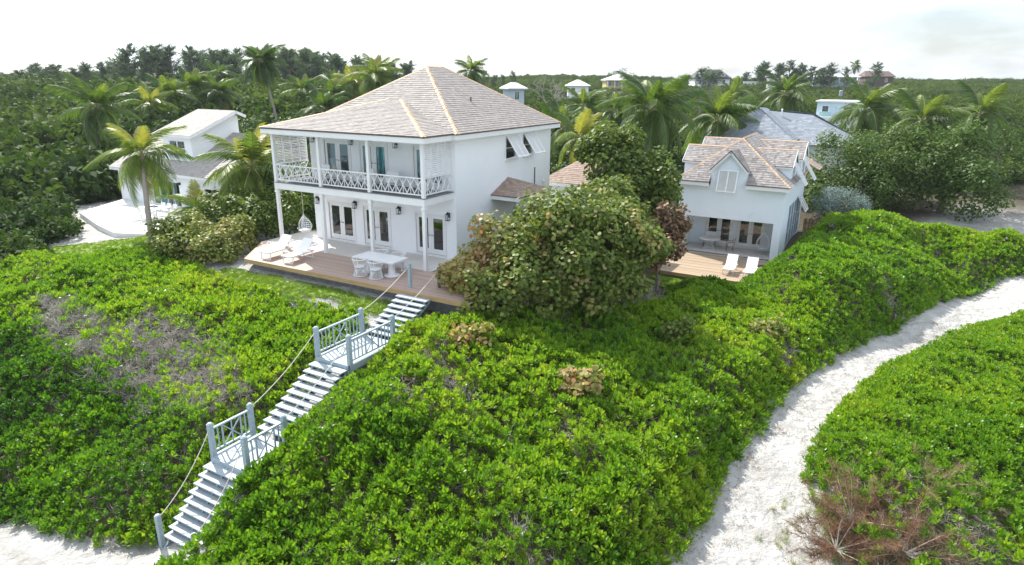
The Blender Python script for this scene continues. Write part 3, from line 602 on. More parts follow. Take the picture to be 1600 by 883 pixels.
# side dormers: gables crossing the main roof
for (yr, hw, zr, zev, xa, xb) in ((22.0, 1.3, 4.15, 3.2, 14.45, 21.25), (24.95, 1.42, 4.44, 3.42, 14.75, 21.45)):
    for s_ in (-1, 1):
        ye = yr+s_*hw
        for k, (u0, u1) in enumerate(((xa, xm-.1), (xm+.1, xb))):
            ins = .6
            pl = [(u0, ye, zev), (u1, ye, zev), (u1, yr, zr), (u0, yr, zr)]
            mb = MB(); roof_plane(mb, pl, .165, 110+k+s_); mb.build('dormer_shingles', MT['shingle3'], cot, kind='stuff')
    mb = MB(); nn1 = nrm((xa, yr-hw, zev), (xb, yr-hw, zev), (xb, yr, zr)); nn2 = nrm((xa, yr+hw, zev), (xb, yr+hw, zev), (xb, yr, zr))
    cap_line(mb, (xa, yr, zr), (xm-.55, yr, zr), nn1, nn2, .10, .2, 3); cap_line(mb, (xm+.55, yr, zr), (xb, yr, zr), nn1, nn2, .10, .2, 4); mb.build('ridge_cap', MT['cap'], cot, kind='stuff')
    w_ = MB(); hw2 = hw-.14
    for xe, si in ((xa+.14, -1), (xb-.12, 1)):
        ins = [(yr-hw2, 1.95), (yr+hw2, 1.9), (yr+hw2, zev+.05), (yr, zr-.1), (yr-hw2, zev+.05)]
        w_.add([(xe, y, z) for y, z in ins]+[(xe-si*.2, y, z) for y, z in ins], [(0,1,2,3,4), (9,8,7,6,5)]+[(i, (i+1) % 5, 5+(i+1) % 5, 5+i) for i in range(5)])
        for ys in (yr-hw2, yr+hw2):
            w_.add([(xe-si*.2, ys, 1.95), (xm, ys, 1.95), (xm, ys, zev), (xe-si*.2, ys, zev)], [(0,1,2,3)])
    w_.build('dormer_wall', MT['paleblue'], cot)
    f = MB()
    for s_ in (-1, 1):
        f.beam((xb-.015, yr+s_*hw, zev-.07), (xb-.015, yr, zr-.07), .16, .03, (1,0,0)); f.beam((xa+.015, yr+s_*hw, zev-.07), (xa+.015, yr, zr-.07), .16, .03, (1,0,0))
    f.beam((xa, yr-hw+.015, zev-.06), (xm, yr-hw+.015, zev-.06), .03, .10); f.beam((xm, yr-hw+.015, zev-.06), (xb, yr-hw+.015, zev-.06), .03, .10); f.build('rake_board', MT['trim'], cot)
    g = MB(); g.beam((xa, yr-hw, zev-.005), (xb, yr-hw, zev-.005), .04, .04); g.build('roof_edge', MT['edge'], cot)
    bahama(cot, (xb-.12, yr-.55, 0), (0,1,0), 1.1, 3.3, 1.5, (1,0,0), .8); sash(cot, (xb-.118, yr-.5, 0), (0,1,0), 1.0, 2.1, 3.2, (1,0,0), .0)
bahama(cot, (X1, 25.6, 0), (0,1,0), 1.6, .75, 1.2, (1,0,0), .6, 2)
# small hip projection on the far right side of the cottage
f = MB(); roof_plane(f, [(22.2, 26.6, 2.45), (22.2, 28.9, 2.45), (X1-.1, 28.9, 3.1), (X1-.1, 26.6, 3.1)], .17, 140); f.build('lean_to_shingles', MT['shingle2'], cot, kind='stuff')
# porch rail at the left end of the cottage porch
pr_ = MB(); pr_.beam((X0+.3, Y0+.3, ZF+.85), (X0+.3, YB, ZF+.85), .06, .05); pr_.beam((X0+.3, Y0+.3, ZF+.12), (X0+.3, YB, ZF+.12), .05, .04)
for i in range(9): pr_.beam((X0+.3, Y0+.4+i*.25, ZF+.12), (X0+.3, Y0+.4+i*.25, ZF+.85), .03, .03)
pr_.build('porch_railing', MT['trim'], cot)
cdeck = thing('cottage_deck', 'honey coloured timber deck with straight boards in front of the cottage porch', 'deck', (0, 0, 0))
nb = 26; y_0 = 13.85; bw = (Y0-.12-y_0)/nb
for i in range(nb):
    ya = y_0+i*bw
    MB().box(15.1, 21.9, ya+.004, ya+bw-.007, ZF-.05, ZF-.012-.003*(i % 3), rnd.random()).build('plank', MT['deck2'], cdeck)
MB().box(15.05, 21.95, y_0-.045, y_0-.002, ZF-.22, ZF-.01).build('edge_board', MT['fascia'], cdeck)
MB().box(15.2, 21.8, y_0+.05, Y0-.15, ZF-.35, ZF-.07).build('joists', MT['found'], cdeck)

# ------------------------------------------------------------------ beach stairway
st = thing('beach_stairway', 'long grey painted timber stairway with two railed landings going down the dune to the sand', 'stairs', (0, 0, 0))
SX0, SX1 = 9.9, 11.4
def flight(ya, za, yb_, zb, n):
    """n treads from (ya,za) down to (yb,zb), both ends excluded"""
    dy = (yb_-ya)/(n+1); dz = (zb-za)/(n+1)
    me_ = MB().box(SX0, SX1, -.15, .15, -.045, 0, .5).mesh('tread', MT['tread'])
    for i in range(1, n+1): link(me_, 'tread', st, (rnd.uniform(-.012, .012), ya+dy*i, za+dz*i), (rnd.uniform(-.012, .012), 0, 0))
    for x in (SX0+.12, (SX0+SX1)/2, SX1-.12):
        m_ = MB(); m_.beam((x, ya, za-.22), (x, yb_, zb-.22), .05, .2)
        for i in range(1, n+1): m_.beam((x, ya+dy*i, za+dz*i-.19), (x, ya+dy*i, za+dz*i-.046), .05, .2, (0, 1, 0))
        m_.build('stringer', MT['greypaint'], st)
flight(-2.75, 0, -5.1, -1.12, 8)
flight(-7.5, -1.12, -10.33, -2.72, 10)
flight(-11.9, -2.72, -13.75, -4.5, 9)
def landing(ya, yb_, z):
    n = max(3, int((ya-yb_)/.16)); w = (ya-yb_)/n
    for i in range(n): MB().box(SX0-.02, SX1+.02, yb_+w*i+.003, yb_+w*(i+1)-.004, z-.04, z-.001*(i % 2), .4+.5*rnd.random()).build('landing_board', MT['tread'], st)
    MB().box(SX0, SX1, yb_-.05, yb_-.006, z-.24, z-.01).box(SX0-.055, SX0-.024, yb_, ya, z-.24, z-.01).box(SX1+.024, SX1+.055, yb_, ya, z-.24, z-.01).build('landing_frame', MT['greypaint'], st)
    for x in (SX0, SX1):
        for y in (ya-.07, yb_+.07):
            p = MB(); p.box(x-.07, x+.07, y-.07, y+.07, z-1.1, z+1.02).lathe((x, y, z+1.02), [(.085, 0), (.095, .02), (.05, .06)], 8); p.build('post', MT['greypaint'], st)
        a, b = ya-.14, yb_+.14; r = MB(); r.beam((x, a, z+.86), (x, b, z+.86), .075, .05).beam((x, a, z+.12), (x, b, z+.12), .06, .05)
        m_ = (a+b)/2; hw = .33
        r.beam((x-.012, m_+hw, z+.14), (x-.012, m_-hw, z+.84), .025, .035).beam((x+.014, m_-hw, z+.14), (x+.014, m_+hw, z+.84), .025, .035)
        for y in (m_+hw, m_-hw): r.beam((x, y, z+.14), (x, y, z+.84), .04, .04)
        o = r.build('railing', MT['greypaint'], st)
        bm_ = MB().box(-.016, .016, -.016, .016, .14, .84).mesh('baluster', MT['greypaint'])
        k = max(1, int((a-m_-hw)/.2))
        for q in range(1, k+1):
            dd = (a-m_-hw)*q/(k+1)
            link(bm_, 'baluster', o, (x, m_+hw+dd, z)); link(bm_, 'baluster', o, (x, m_-hw-dd, z))
        link(bm_, 'baluster', o, (x, m_, z))
landing(-5.1, -7.5, -1.12); landing(-10.33, -11.9, -2.72)
def rope(a, b, sag, r=.014):
    a = Vector(a); b = Vector(b); pts = []
    for i in range(13):
        t_ = i/12; p = a.lerp(b, t_); p.z -= sag*4*t_*(1-t_); pts.append(p)
    MB().tube(pts, r, 5).build('handrail_rope', MT['rope'], st, smooth=True)
for x, y, z0_, z1_ in ((9.98, -2.3, 0, 1.0),): MB().box(x-.06, x+.06, y-.06, y+.06, z0_-.3, z1_).build('post', MT['greypaint'], st)
MB().box(10.95, 11.05, -1.75, -1.65, -.1, .85).build('post', MT['brownwood'], st)
for x in (SX0-.05, SX1+.05): MB().box(x-.065, x+.065, -13.82, -13.69, -5.2, -3.68).lathe((x, -13.755, -3.68), [(.08, 0), (.09, .02), (.05, .06)], 8).build('post', MT['greypaint'], st)
rope((9.98, -2.3, .92), (SX0, -5.17, -.2), .12); rope((11.0, -1.7, .78), (SX1, -5.17, -.2), .12)
for x in (SX0, SX1):
    rope((x, -7.43, -.2), (x, -10.4, -1.8), .16); rope((x, -11.83, -1.8), (x+(.05 if x > 10.5 else -.05), -13.755, -3.75), .25)

# ------------------------------------------------------------------ furniture
def make_lounger(label, loc, rz, group):
    t = thing('sun_lounger', label, 'sun lounger', loc, rz, group); w = .29; zs = .32; hy = .95
    f = MB()
    for s_ in (-1, 1):
        f.beam((s_*w, -.02, zs), (s_*w, hy+.55, zs), .035, .045); f.beam((s_*w, .12, zs-.02), (s_*w, .05, 0), .03, .035, (0,1,0)); f.beam((s_*w, hy+.38, zs-.02), (s_*w, hy+.45, 0), .03, .035, (0,1,0))
    f.beam((-w, 0, zs), (w, 0, zs), .035, .04); f.beam((-w, .05, .02), (w, .05, .02), .03, .03); f.beam((-w, hy+.45, .02), (w, hy+.45, .02), .03, .03); f.beam((-w, hy+.55, zs), (w, hy+.55, zs), .035, .04)
    f.build('frame', MT['white_metal'], t)
    MB().box(-w-.01, w+.01, -.03, hy, zs+.024, zs+.045).build('seat', MT['sling'], t)
    b = MB(); a0 = Vector((0, hy, zs+.035)); d = Vector((0, .60, .56)).normalized(); a1 = a0+d*.78
    b.beam(a0, a1, 2*w+.02, .024, (0, -.56, .60)); b.build('backrest', MT['sling'], t)
    r = MB()
    for s_ in (-1, 1): r.beam((s_*w*.9, hy+.3, zs+.02), a0+d*.5+Vector((s_*w*.9, 0, -.01)), .02, .02)
    r.build('back_strut', MT['white_metal'], t); return t
lg = make_lounger('white sun lounger at the outer left end of the reddish deck, by the shrubs', (1.50, -2.42, .002), .03, 'white sun loungers')
copy_tree(lg, (2.95, -2.40, .002), .06, 'white sun lounger on the reddish deck, on the side nearer the dining table')
copy_tree(lg, (19.2, 14.75, ZF-.008), .05, 'white sun lounger on the honey coloured cottage deck, the fully visible one')
copy_tree(lg, (20.35, 14.65, ZF-.008), .05, 'white sun lounger on the honey coloured cottage deck, partly hidden by green bushes')
tb = thing('dining_table', 'long white rectangular dining table with thick top on the reddish deck', 'table', (7.62, -1.35, 0))
MB().box(-1.12, 1.12, -.53, .53, .68, .74).build('tabletop', MT['tabletop'], tb)
for s_ in (-.62, .62): MB().lathe((s_, 0, 0), [(.36, 0), (.36, .03), (.17, .08), (.14, .4), (.20, .66), (.3, .68)], 18).build('pedestal', MT['tabletop'], tb, smooth=True)
def make_chair(label, loc, rz, group):
    """flared wicker tub chair open towards +y"""
    t = thing('wicker_chair', label, 'chair', loc, rz, group)
    def R_(z): return .30-.085*math.sin(PI*min(z/.66, 1))+.02*(z > .5)
    a0, a1 = PI*1.0-.45, 2*PI+.45
    def P(a, z): return (R_(z)*math.cos(a)*1.02, R_(z)*math.sin(a), z)
    w_ = MB(); n = 17
    for k in range(n):
        for s_ in (-1, 1):
            aa = a0+(a1-a0)*k/(n-1); pts = []
            for q in range(6):
                z = .02+.72*q/5; a = aa+s_*.55*q/5
                if a < a0-.01 or a > a1+.01: break
                pts.append(P(a, z))
            if len(pts) > 1: w_.tube(pts, .0075, 3, cap=False)
    w_.build('lattice', MT['wicker'], t)
    r = MB()
    for z, rr in ((.02, .014), (.40, .011), (.74, .019)): r.tube([P(a0+(a1-a0)*i/20, z) for i in range(21)], rr, 5)
    for a in (a0, a1, (a0+a1)/2): r.tube([P(a, .02+.72*q/5) for q in range(6)], .014, 5)
    r.build('rim', MT['white_metal'], t)
    MB().lathe((0, 0, .38), [(.235, 0), (.25, .015), (.25, .04), (.22, .055)], 16).build('seat', MT['wicker'], t)
    b = MB(); b.ring((0, 0, .02), .30, .014, 20, 4)
    for k in range(8): b.beam((.29*math.cos(k*PI/8), .29*math.sin(k*PI/8), .02), (.22*math.cos(k*PI/8), .22*math.sin(k*PI/8), .38), .012, .012)
    b.build('base', MT['wicker'], t); return t
ch = make_chair('white wicker tub chair before the long table, the one nearer the loungers', (7.05, -2.02, 0), .05, 'white wicker tub chairs at the dining table')
copy_tree(ch, (7.92, -2.00, 0), -.08, 'white wicker tub chair before the long table, the one nearer the grey rope post')
copy_tree(ch, (7.0, -.55, 0), PI+.1, 'white wicker tub chair behind the long table, the one nearer the middle veranda post')
copy_tree(ch, (7.95, -.5, 0), PI-.12, 'white wicker tub chair behind the long table, the one nearer the corner post')
def make_egg(name, label, cat, loc, rz, h, r, top, tilt=0):
    """hanging basket chair: woven egg shell open at the front (-y)"""
    t = thing(name, label, cat, loc, rz); s = MB()
    def rad(z): u = z/h; return r*(math.sin(PI*min(max(u, .06), .985)**.8))
    a0, a1 = -PI/2+1.0, -PI/2+2*PI-1.0
    for k in range(9):
        z = h*(.10+.86*k/8); op = (a0, a1) if k > 2 else (0, 2*PI)
        s.tube([(rad(z)*math.cos(op[0]+(op[1]-op[0])*i/18), rad(z)*math.sin(op[0]+(op[1]-op[0])*i/18), z) for i in range(19)], .011, 4)
    for k in range(13):
        a = a0+(a1-a0)*k/12; s.tube([(rad(h*q/10)*math.cos(a), rad(h*q/10)*math.sin(a), h*q/10) for q in range(1, 11)], .010 if 0 < k < 12 else .022, 4)
    s.build('basket', MT['wicker'], t)
    MB().lathe((0, 0, h*.16), [(r*.55, 0), (r*.68, .03), (r*.68, .08), (r*.5, .1)], 14).build('cushion', MT['curtain'], t)
    q = MB().tube([(0, 0, h*.985), (0, 0, top-loc[2])], .014, 5); q.ring((0, 0, h*1.02), .05, .012, 10, 4); q.build('rope', MT['rope'], t); return t
make_egg('hanging_chair', 'white woven hanging chair on a rope under the balcony of the big house', 'hanging chair', (.30, 1.25, .38), -.5, .98, .38, 2.98)
make_egg('hanging_chair', 'white egg shaped hanging chair in the cottage porch', 'hanging chair', (20.05, 20.7, ZF+.18), .1, 1.28, .43, .02)
tt = thing('round_table', 'round white table on thin wire legs in the cottage porch', 'table', (16.75, 20.45, ZF))
MB().lathe((0, 0, .70), [(.68, 0), (.70, .015), (.70, .035), (.66, .045)], 24).build('tabletop', MT['tabletop'], tt)
w_ = MB(); 
for k in range(18):
    a = 2*PI*k/18; w_.tube([(.36*math.cos(a), .36*math.sin(a), 0), (.22*math.cos(a+.15), .22*math.sin(a+.15), .35), (.34*math.cos(a+.3), .34*math.sin(a+.3), .70)], .010, 4)
w_.ring((0, 0, .012), .36, .012, 20, 4); w_.build('wire_base', MT['white_metal'], tt)
dc = thing('director_chair', 'folding wooden chair with white canvas beside the round porch table', 'chair', (18.05, 20.55, ZF), -1.2)
f = MB()
for s_ in (-1, 1):
    f.beam((s_*.26, -.2, 0), (-s_*.26, -.2, .45), .03, .03); f.beam((s_*.26, .2, 0), (-s_*.26, .2, .45), .03, .03); f.beam((s_*.27, -.22, .62), (s_*.27, .25, .62), .05, .025)
    f.beam((s_*.27, .2, .42), (s_*.27, .26, .95), .03, .03); f.beam((s_*.27, -.2, .42), (s_*.27, -.2, .62), .03, .03)
f.build('frame', MT['teak'], dc)
MB().box(-.26, .26, -.2, .2, .44, .46).build('seat', MT['sling'], dc); MB().box(-.27, .27, .235, .255, .72, .95).build('backrest', MT['sling'], dc)
pc = thing('porch_armchair', 'low white armchair behind the round table against the cottage porch wall', 'chair', (16.55, 21.35, ZF), 0)
MB().box(-.35, .35, -.3, .3, .3, .42).build('seat', MT['sling'], pc); MB().box(-.35, .35, .22, .32, .42, .92).build('backrest', MT['sling'], pc)
f = MB()
for a in (-.33, .33):
    for b in (-.28, .28): f.box(a-.02, a+.02, b-.02, b+.02, 0, .3)
    f.box(a-.03, a+.03, -.3, .22, .58, .61); f.box(a-.02, a+.02, -.3, -.26, .42, .58)
f.build('frame', MT['teak'], pc)
# balcony furniture
def low_chair(label, loc, rz, g=None):
    t = thing('balcony_chair', label, 'chair', loc, rz, g); f = MB()
    for a in (-.28, .28):
        f.beam((a, -.28, 0), (a, -.24, .36), .03, .03); f.beam((a, .26, 0), (a, .3, .75), .03, .03); f.beam((a, -.26, .52), (a, .28, .52), .045, .025); f.beam((a, -.25, .36), (a, -.26, .52), .03, .03)
    f.build('frame', MT['white_metal'], t); MB().box(-.27, .27, -.27, .25, .33, .40).build('seat', MT['sling'], t); MB().beam((0, .24, .40), (0, .32, .80), .54, .05, (0,1,0)).build('backrest', MT['sling'], t); return t
bc = low_chair('low white chair behind the balcony railing below the curtained door', (1.9, 1.2, F2), .3, 'white balcony chairs'); copy_tree(bc, (4.7, 1.25, F2), -.5, 'low white chair behind the balcony railing in front of the middle doors'); copy_tree(bc, (6.25, 1.3, F2), .5, 'low white chair behind the balcony railing against the blank wall right of the middle doors')
bt = thing('side_table', 'small round white side table on the balcony', 'table', (3.9, 1.2, F2)); MB().lathe((0, 0, .45), [(.25, 0), (.26, .02), (.25, .035)], 16).build('top', MT['tabletop'], bt); MB().lathe((0, 0, 0), [(.16, 0), (.03, .03), (.03, .45)], 10).build('stem', MT['white_metal'], bt)
pl_ = thing('path_light', 'short black bollard light on the sand beside the cottage deck', 'light', (15.6, 13.5, h1(15.6, 13.5)))
MB().lathe((0, 0, -.2), [(.05, 0), (.05, .55), (.07, .56), (.07, .66), (.02, .7)], 10).build('bollard', MT['black'], pl_)

# ------------------------------------------------------------------ neighbouring house on the left
nb_ = thing('neighbour_house', 'white gabled house with pale shingle roofs half hidden behind coconut palms', 'house', (0, 0, 0))
wall(nb_, 'lower_wall', (-22.5, 5.0, 0), (1,0,0), 11.7, -.8, 1.85, .2, [(3.9, 5.5, -.45, 1.3), (5.5, 7.0, -.45, 1.3), (9.6, 11.2, -.3, 1.15)], inward=(0,1,0))
MB().box(-11.0, -10.8, 5.2, 12, -.8, 2.2).box(-22.5, -11.0, 11.8, 12, -.8, 2).build('lower_wall', MT['wall'], nb_)
MB().box(-22.3, -11.1, 6.6, 6.7, -.8, 1.8).build('inner_wall', MT['dark'], nb_)
for i, (a, b, zb, zt) in enumerate(((-18.6, -17.0, -.45, 1.3), (-17.0, -15.5, -.45, 1.3), (-12.9, -11.3, -.3, 1.15))):
    d = MB(); e = .07; m_ = (a+b)/2
    for x in (a, m_-e/2, b-e): d.box(x, x+e, 5.02, 5.08, zb, zt)
    d.box(a, b, 5.015, 5.085, zt-e, zt).box(a, b, 5.015, 5.085, zb, zb+e); o = d.build('sliding_door', MT['trim'], nb_)
    MB().box(a+e, b-e, 5.045, 5.052, zb+e, zt-e).build('glass', MT['glass'], o)
    if i == 1: curtain(nb_, a+.1, m_, 5.3, zb+.05, zt, MT['curtain'], 4)
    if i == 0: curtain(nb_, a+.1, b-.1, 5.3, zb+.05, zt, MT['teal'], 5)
for x in (-15.4, -13.43): MB().box(x-.09, x+.09, 4.86, 5.0, 1.15, 1.30).build('wall_lamp', MT['black'], nb_)
mb = MB(); roof_plane(mb, [(-22.6, 4.45, 1.95), (-10.6, 4.45, 1.95), (-10.6, 9.2, 4.4), (-22.6, 9.2, 4.4)], .18, 150); mb.build('lower_shingles', MT['shingle4'], nb_, kind='stuff')
mb = MB(); roof_plane(mb, [(-10.6, 13.9, 1.95), (-22.6, 13.9, 1.95), (-22.6, 9.2, 4.4), (-10.6, 9.2, 4.4)], .18, 151, .4, .8); mb.build('lower_shingles', MT['shingle4'], nb_, kind='stuff')
f = MB(); f.beam((-22.6, 4.48, 1.84), (-10.6, 4.48, 1.84), .03, .18); f.beam((-10.62, 4.45, 1.86), (-10.62, 9.2, 4.31), .03, .16); f.build('fascia', MT['trim'], nb_)
mb = MB()
for xx in (-14.75, -17.85): mb.add([(xx, 5.95, 2.3), (xx, 9.7, 2.3), (xx, 9.7, 5.5), (xx, 9.2, 5.72), (xx, 5.95, 4.4)], [(0,1,2,3,4)])
mb.build('gable_wall', MT['wall'], nb_)
wall(nb_, 'dormer_wall', (-17.85, 5.8, 0), (1,0,0), 3.1, 2.3, 4.42, .15, [(.65, 2.35, 2.95, 4.0)], inward=(0,1,0))
sash(nb_, (-17.2, 5.8, 0), (1,0,0), .85, 2.95, 4.0, (0,-1,0), .05); sash(nb_, (-16.35, 5.8, 0), (1,0,0), .85, 2.95, 4.0, (0,-1,0), .05); MB().box(-17.6, -15, 6.6, 6.65, 2.3, 4.3).build('inner_wall', MT['dark'], nb_)
for a, b, z_ in ((5.4, 9.2, 4.42), (10.0, 9.2, 5.6)):
    pl = [(-18.35, a, z_), (-14.2, a, z_), (-14.2, b, 5.92), (-18.35, b, 5.92)]; mb = MB(); roof_plane(mb, pl if a < b else [pl[1], pl[0], pl[3], pl[2]], .18, 152); mb.build('upper_shingles', MT['shingle4'], nb_, kind='stuff')
f = MB(); f.beam((-18.35, 5.42, 4.33), (-14.2, 5.42, 4.33), .03, .17); f.beam((-14.22, 5.4, 4.31), (-14.22, 9.2, 5.82), .03, .2, (0,0,1)); f.beam((-14.22, 10.0, 5.5), (-14.22, 9.2, 5.82), .03, .2); f.beam((-18.33, 5.4, 4.31), (-18.33, 9.2, 5.82), .03, .2); f.build('rake_board', MT['trim'], nb_)
MB().box(-18.3, -14.25, 5.44, 5.8, 4.2, 4.24).build('soffit', MT['trim'], nb_)
MB().prism([(-22.4, 4.95), (-20, .6), (-15, -1.0), (-12.0, -1.7), (-10.1, -.9), (-9.5, 1.2), (-10.2, 4.95)], -1.1, -.48).build('terrace', MT['concrete'], kind='structure')
def patio_set(cx, cy, z):
    t = thing('patio_table', 'white patio dining table set with small dishes on the neighbour terrace', 'table', (cx, cy, z))
    MB().box(-.95, .95, -.5, .5, .68, .73).build('tabletop', MT['tabletop'], t)
    for a in (-.85, .85):
        for b in (-.42, .42): MB().box(a-.035, a+.035, b-.035, b+.035, 0, .68).build('leg', MT['white_metal'], t)
    k = thing('tray', 'dark low tray lying on the white patio table', 'tray', (cx-.1, cy+.05, z+.73)); MB().box(-.25, .25, -.15, .15, 0, .015).build('tray_base', MT['found'], k)
    r = MB()
    for a in (-.25, .235): r.box(a, a+.015, -.15, .15, .015, .06)
    for b in (-.15, .135): r.box(-.235, .235, b, b+.015, .015, .06)
    r.build('tray_rim', MT['found'], k)
    c = None; lab = ['front row, end towards the leaning palm', 'front row, in the middle', 'front row, end towards the young palm', 'back row, end towards the umbrella', 'back row, in the middle', 'back row, end by the sliding door']
    for i in range(6):
        p = (cx-.62+.62*(i % 3), cy+(-.78 if i < 3 else .78), z); rz = PI if i < 3 else 0; l = 'white patio chair at the neighbour table, '+lab[i]
        if c is None:
            c = thing('patio_chair', l, 'chair', p, rz, 'white patio chairs'); f = MB()
            for a in (-.2, .2):
                for b in (-.2, .2): f.beam((a*1.1, b*1.15, 0), (a, b, .42), .03, .03)
                f.beam((a, .2, .42), (a, .27, .82), .03, .03); f.beam((a*1.1, -.2, .60), (a*1.1, .24, .62), .03, .03)
            f.build('frame', MT['white_metal'], c); MB().box(-.23, .23, -.22, .22, .42, .45).build('seat', MT['sling'], c); MB().beam((0, .235, .52), (0, .275, .82), .44, .02, (0,1,0)).build('backrest', MT['sling'], c)
        else: copy_tree(c, p, rz, l)
patio_set(-13.85, 2.0, -.48)
u = thing('folded_umbrella', 'tall folded white patio umbrella standing on the neighbour terrace', 'umbrella', (-16.2, 3.2, -.48)); MB().lathe((0, 0, 0), [(.28, 0), (.28, .06), (.03, .08), (.025, 2.2)], 10).build('pole', MT['white_metal'], u)
MB().lathe((0, 0, .55), [(.10, 0), (.15, .2), (.13, .7), (.07, 1.2), (.02, 1.6)], 9).build('canopy', MT['sling'], u)
a_ = thing('lounge_chair', 'teak framed lounge chair with blue cushions by the neighbour sliding door', 'chair', (-12.75, 3.3, -.48), -.3)
MB().box(-.4, .4, -.35, .35, .22, .38).build('cushion', MT['blue'], a_); MB().beam((0, .3, .38), (0, .42, .85), .78, .12, (0,1,0)).build('back_cushion', MT['blue'], a_)
f = MB()
for a in (-.43, .43): f.beam((a, -.36, 0), (a, -.36, .55), .05, .05).beam((a, .36, 0), (a, .45, .9), .05, .05).beam((a, -.38, .55), (a, .42, .57), .06, .04)
f.beam((-.43, -.3, .2), (.43, -.3, .2), .05, .05); f.build('frame', MT['orangewood'], a_)

# ------------------------------------------------------------------ far buildings and utility poles
gh = thing('grey_roof_house', 'house with a wide grey shingled hip roof behind the cottage', 'house', (0, 0, 0))
MB().box(11.9, 18.4, 39.3, 48.2, -2, 3.3).build('wall', MT['wall'], gh); MB().box(18.4, 22.8, 41.2, 48.4, -2, 2.93).build('wall', MT['wall'], gh)
q = [(11.3, 38.6, 3.35), (19.0, 38.6, 3.35), (19.0, 48.8, 3.35), (11.3, 48.8, 3.35)]; r0, r1 = (15.1, 42.6, 5.85), (15.2, 45.2, 5.85)
for i, pl in enumerate([[q[0], q[1], r0], [q[1], q[2], r1, r0], [q[2], q[3], r1], [q[3], q[0], r0, r1]]):
    mb = MB(); roof_plane(mb, pl, .22, 160+i, .2, .45); mb.build('roof_shingles', MT['greyroof'], gh, kind='stuff')
q = [(15.0, 40.6, 2.95), (23.4, 40.6, 2.95), (23.4, 49.0, 2.95), (15.0, 49.0, 2.95)]; r0, r1 = (15.2, 44.8, 5.6), (19.4, 44.8, 5.3)
for i, pl in enumerate([[q[0], q[1], r1, r0], [q[1], q[2], r1], [q[2], q[3], r0, r1]]):
    mb = MB(); roof_plane(mb, pl, .22, 170+i, .2, .45); mb.build('roof_shingles', MT['greyroof'], gh, kind='stuff')
MB().lathe((16.9, 44.2, 5.2), [(.07, 0), (.07, .5), (.1, .52), (.02, .6)], 8).build('vent_pipe', MT['trim'], gh)
bb = thing('blue_terrace_building', 'pale blue flat roofed penthouse on a white terrace wall beyond the grey roof', 'building', (0, 0, 0))
R2 = .2
MB().box(17.2, 24.0, 66.0, 74, -3, 4.2).build('white_wall', MT['wall'], bb)
wall(bb, 'penthouse_wall', (17.5, 68.0, 0), (1,0,0), 6.0, 4.1, 5.85, .2, [(.55, 1.35, 4.25, 5.45), (2.9, 4.0, 4.45, 5.4)], MT['bluewall'], (0,1,0)); MB().box(17.5, 17.7, 68.2, 73, 4.1, 5.85).box(17.5, 23.5, 72.9, 73.1, 4.1, 5.85).box(23.3, 23.5, 68.2, 72.9, 4.1, 5.85).build('penthouse_wall', MT['bluewall'], bb)
MB().box(17.3, 23.7, 67.7, 73.3, 5.85, 6.02).build('roof_slab', MT['farwhite'], bb); MB().box(17.9, 23.0, 69.5, 69.6, 4.2, 5.8).build('inner_wall', MT['found'], bb)
for a, b, c, d in ((18.05, 18.85, 4.25, 5.45), (20.4, 21.5, 4.45, 5.4)):
    f = MB(); e = .06; f.box(a, a+e, 67.99, 68.1, c, d).box(b-e, b, 67.99, 68.1, c, d).box(a+e, b-e, 67.99, 68.1, d-e, d).box(a+e, b-e, 67.99, 68.1, c, c+e); o = f.build('window', MT['trim'], bb); MB().box(a+e, b-e, 68.04, 68.05, c+e, d-e).build('glass', MT['glass'], o)
MB().box(18.0, 19.2, 66.6, 67.3, 4.2, 4.75).build('planter', MT['tealwall'], bb)
def far_house(name, label, c, rz, L, W_, zb, ze_, zr, wm, rm, nwin, ov=.5, ridge=None, veranda=False, wside=(0,)):
    t = thing(name, label, 'house', (c[0], c[1], 0), rz); l, w = L/2, W_/2
    ops_ = [(L*(i+.5)/nwin-.45, L*(i+.5)/nwin+.45, ze_-1.9, ze_-.5) for i in range(nwin)]
    wall(t, 'wall', (-l, -w, 0), (1,0,0), L, zb, ze_, .2, ops_, wm, (0,1,0)); MB().box(-l, -l+.2, -w+.2, w, zb, ze_).box(l-.2, l, -w+.2, w, zb, ze_).box(-l+.2, l-.2, w-.2, w, zb, ze_).build('wall', wm, t)
    MB().box(-l+.2, l-.2, -w+1.0, -w+1.1, zb, ze_).build('inner_wall', MT['found'], t)
    for a, b, c_, d in ops_:
        f = MB(); f.box(a-l, a-l+.07, -w-.02, -w+.06, c_, d).box(b-l-.07, b-l, -w-.02, -w+.06, c_, d).box(a-l+.07, b-l-.07, -w-.02, -w+.06, c_, c_+.07).box(a-l+.07, b-l-.07, -w-.02, -w+.06, d-.07, d).box((a+b)/2-l-.03, (a+b)/2-l+.03, -w-.01, -w+.05, c_+.07, d-.07); o = f.build('window', MT['trim'], t)
        MB().box(a-l+.07, b-l-.07, -w+.02, -w+.03, c_+.07, d-.07).build('pane', MT['glass'], o)
    rl = max(l-w, .3) if ridge is None else ridge; L2, W2 = l+ov, w+ov+(1.6 if veranda else 0)
    v = [(-L2, -W2, ze_), (L2, -W2, ze_), (L2, w+ov, ze_), (-L2, w+ov, ze_), (-rl, 0, zr), (rl, 0, zr)]
    MB().add(v+[(x, y, z-.18) for x, y, z in v[:4]], [(0,1,5,4), (1,2,5), (2,3,4,5), (3,0,4), (0,6,7,1), (1,7,8,2), (2,8,9,3), (3,9,6,0), (9,8,7,6)]).build('roof', rm, t)
    if veranda:
        m_ = MB()
        for i in range(int(L/2)+1): x = -l+L*i/int(L/2); m_.box(x-.1, x+.1, -W2+.2, -W2+.4, zb, ze_-.18)
        m_.build('veranda_posts', MT['trim'], t)
    return t
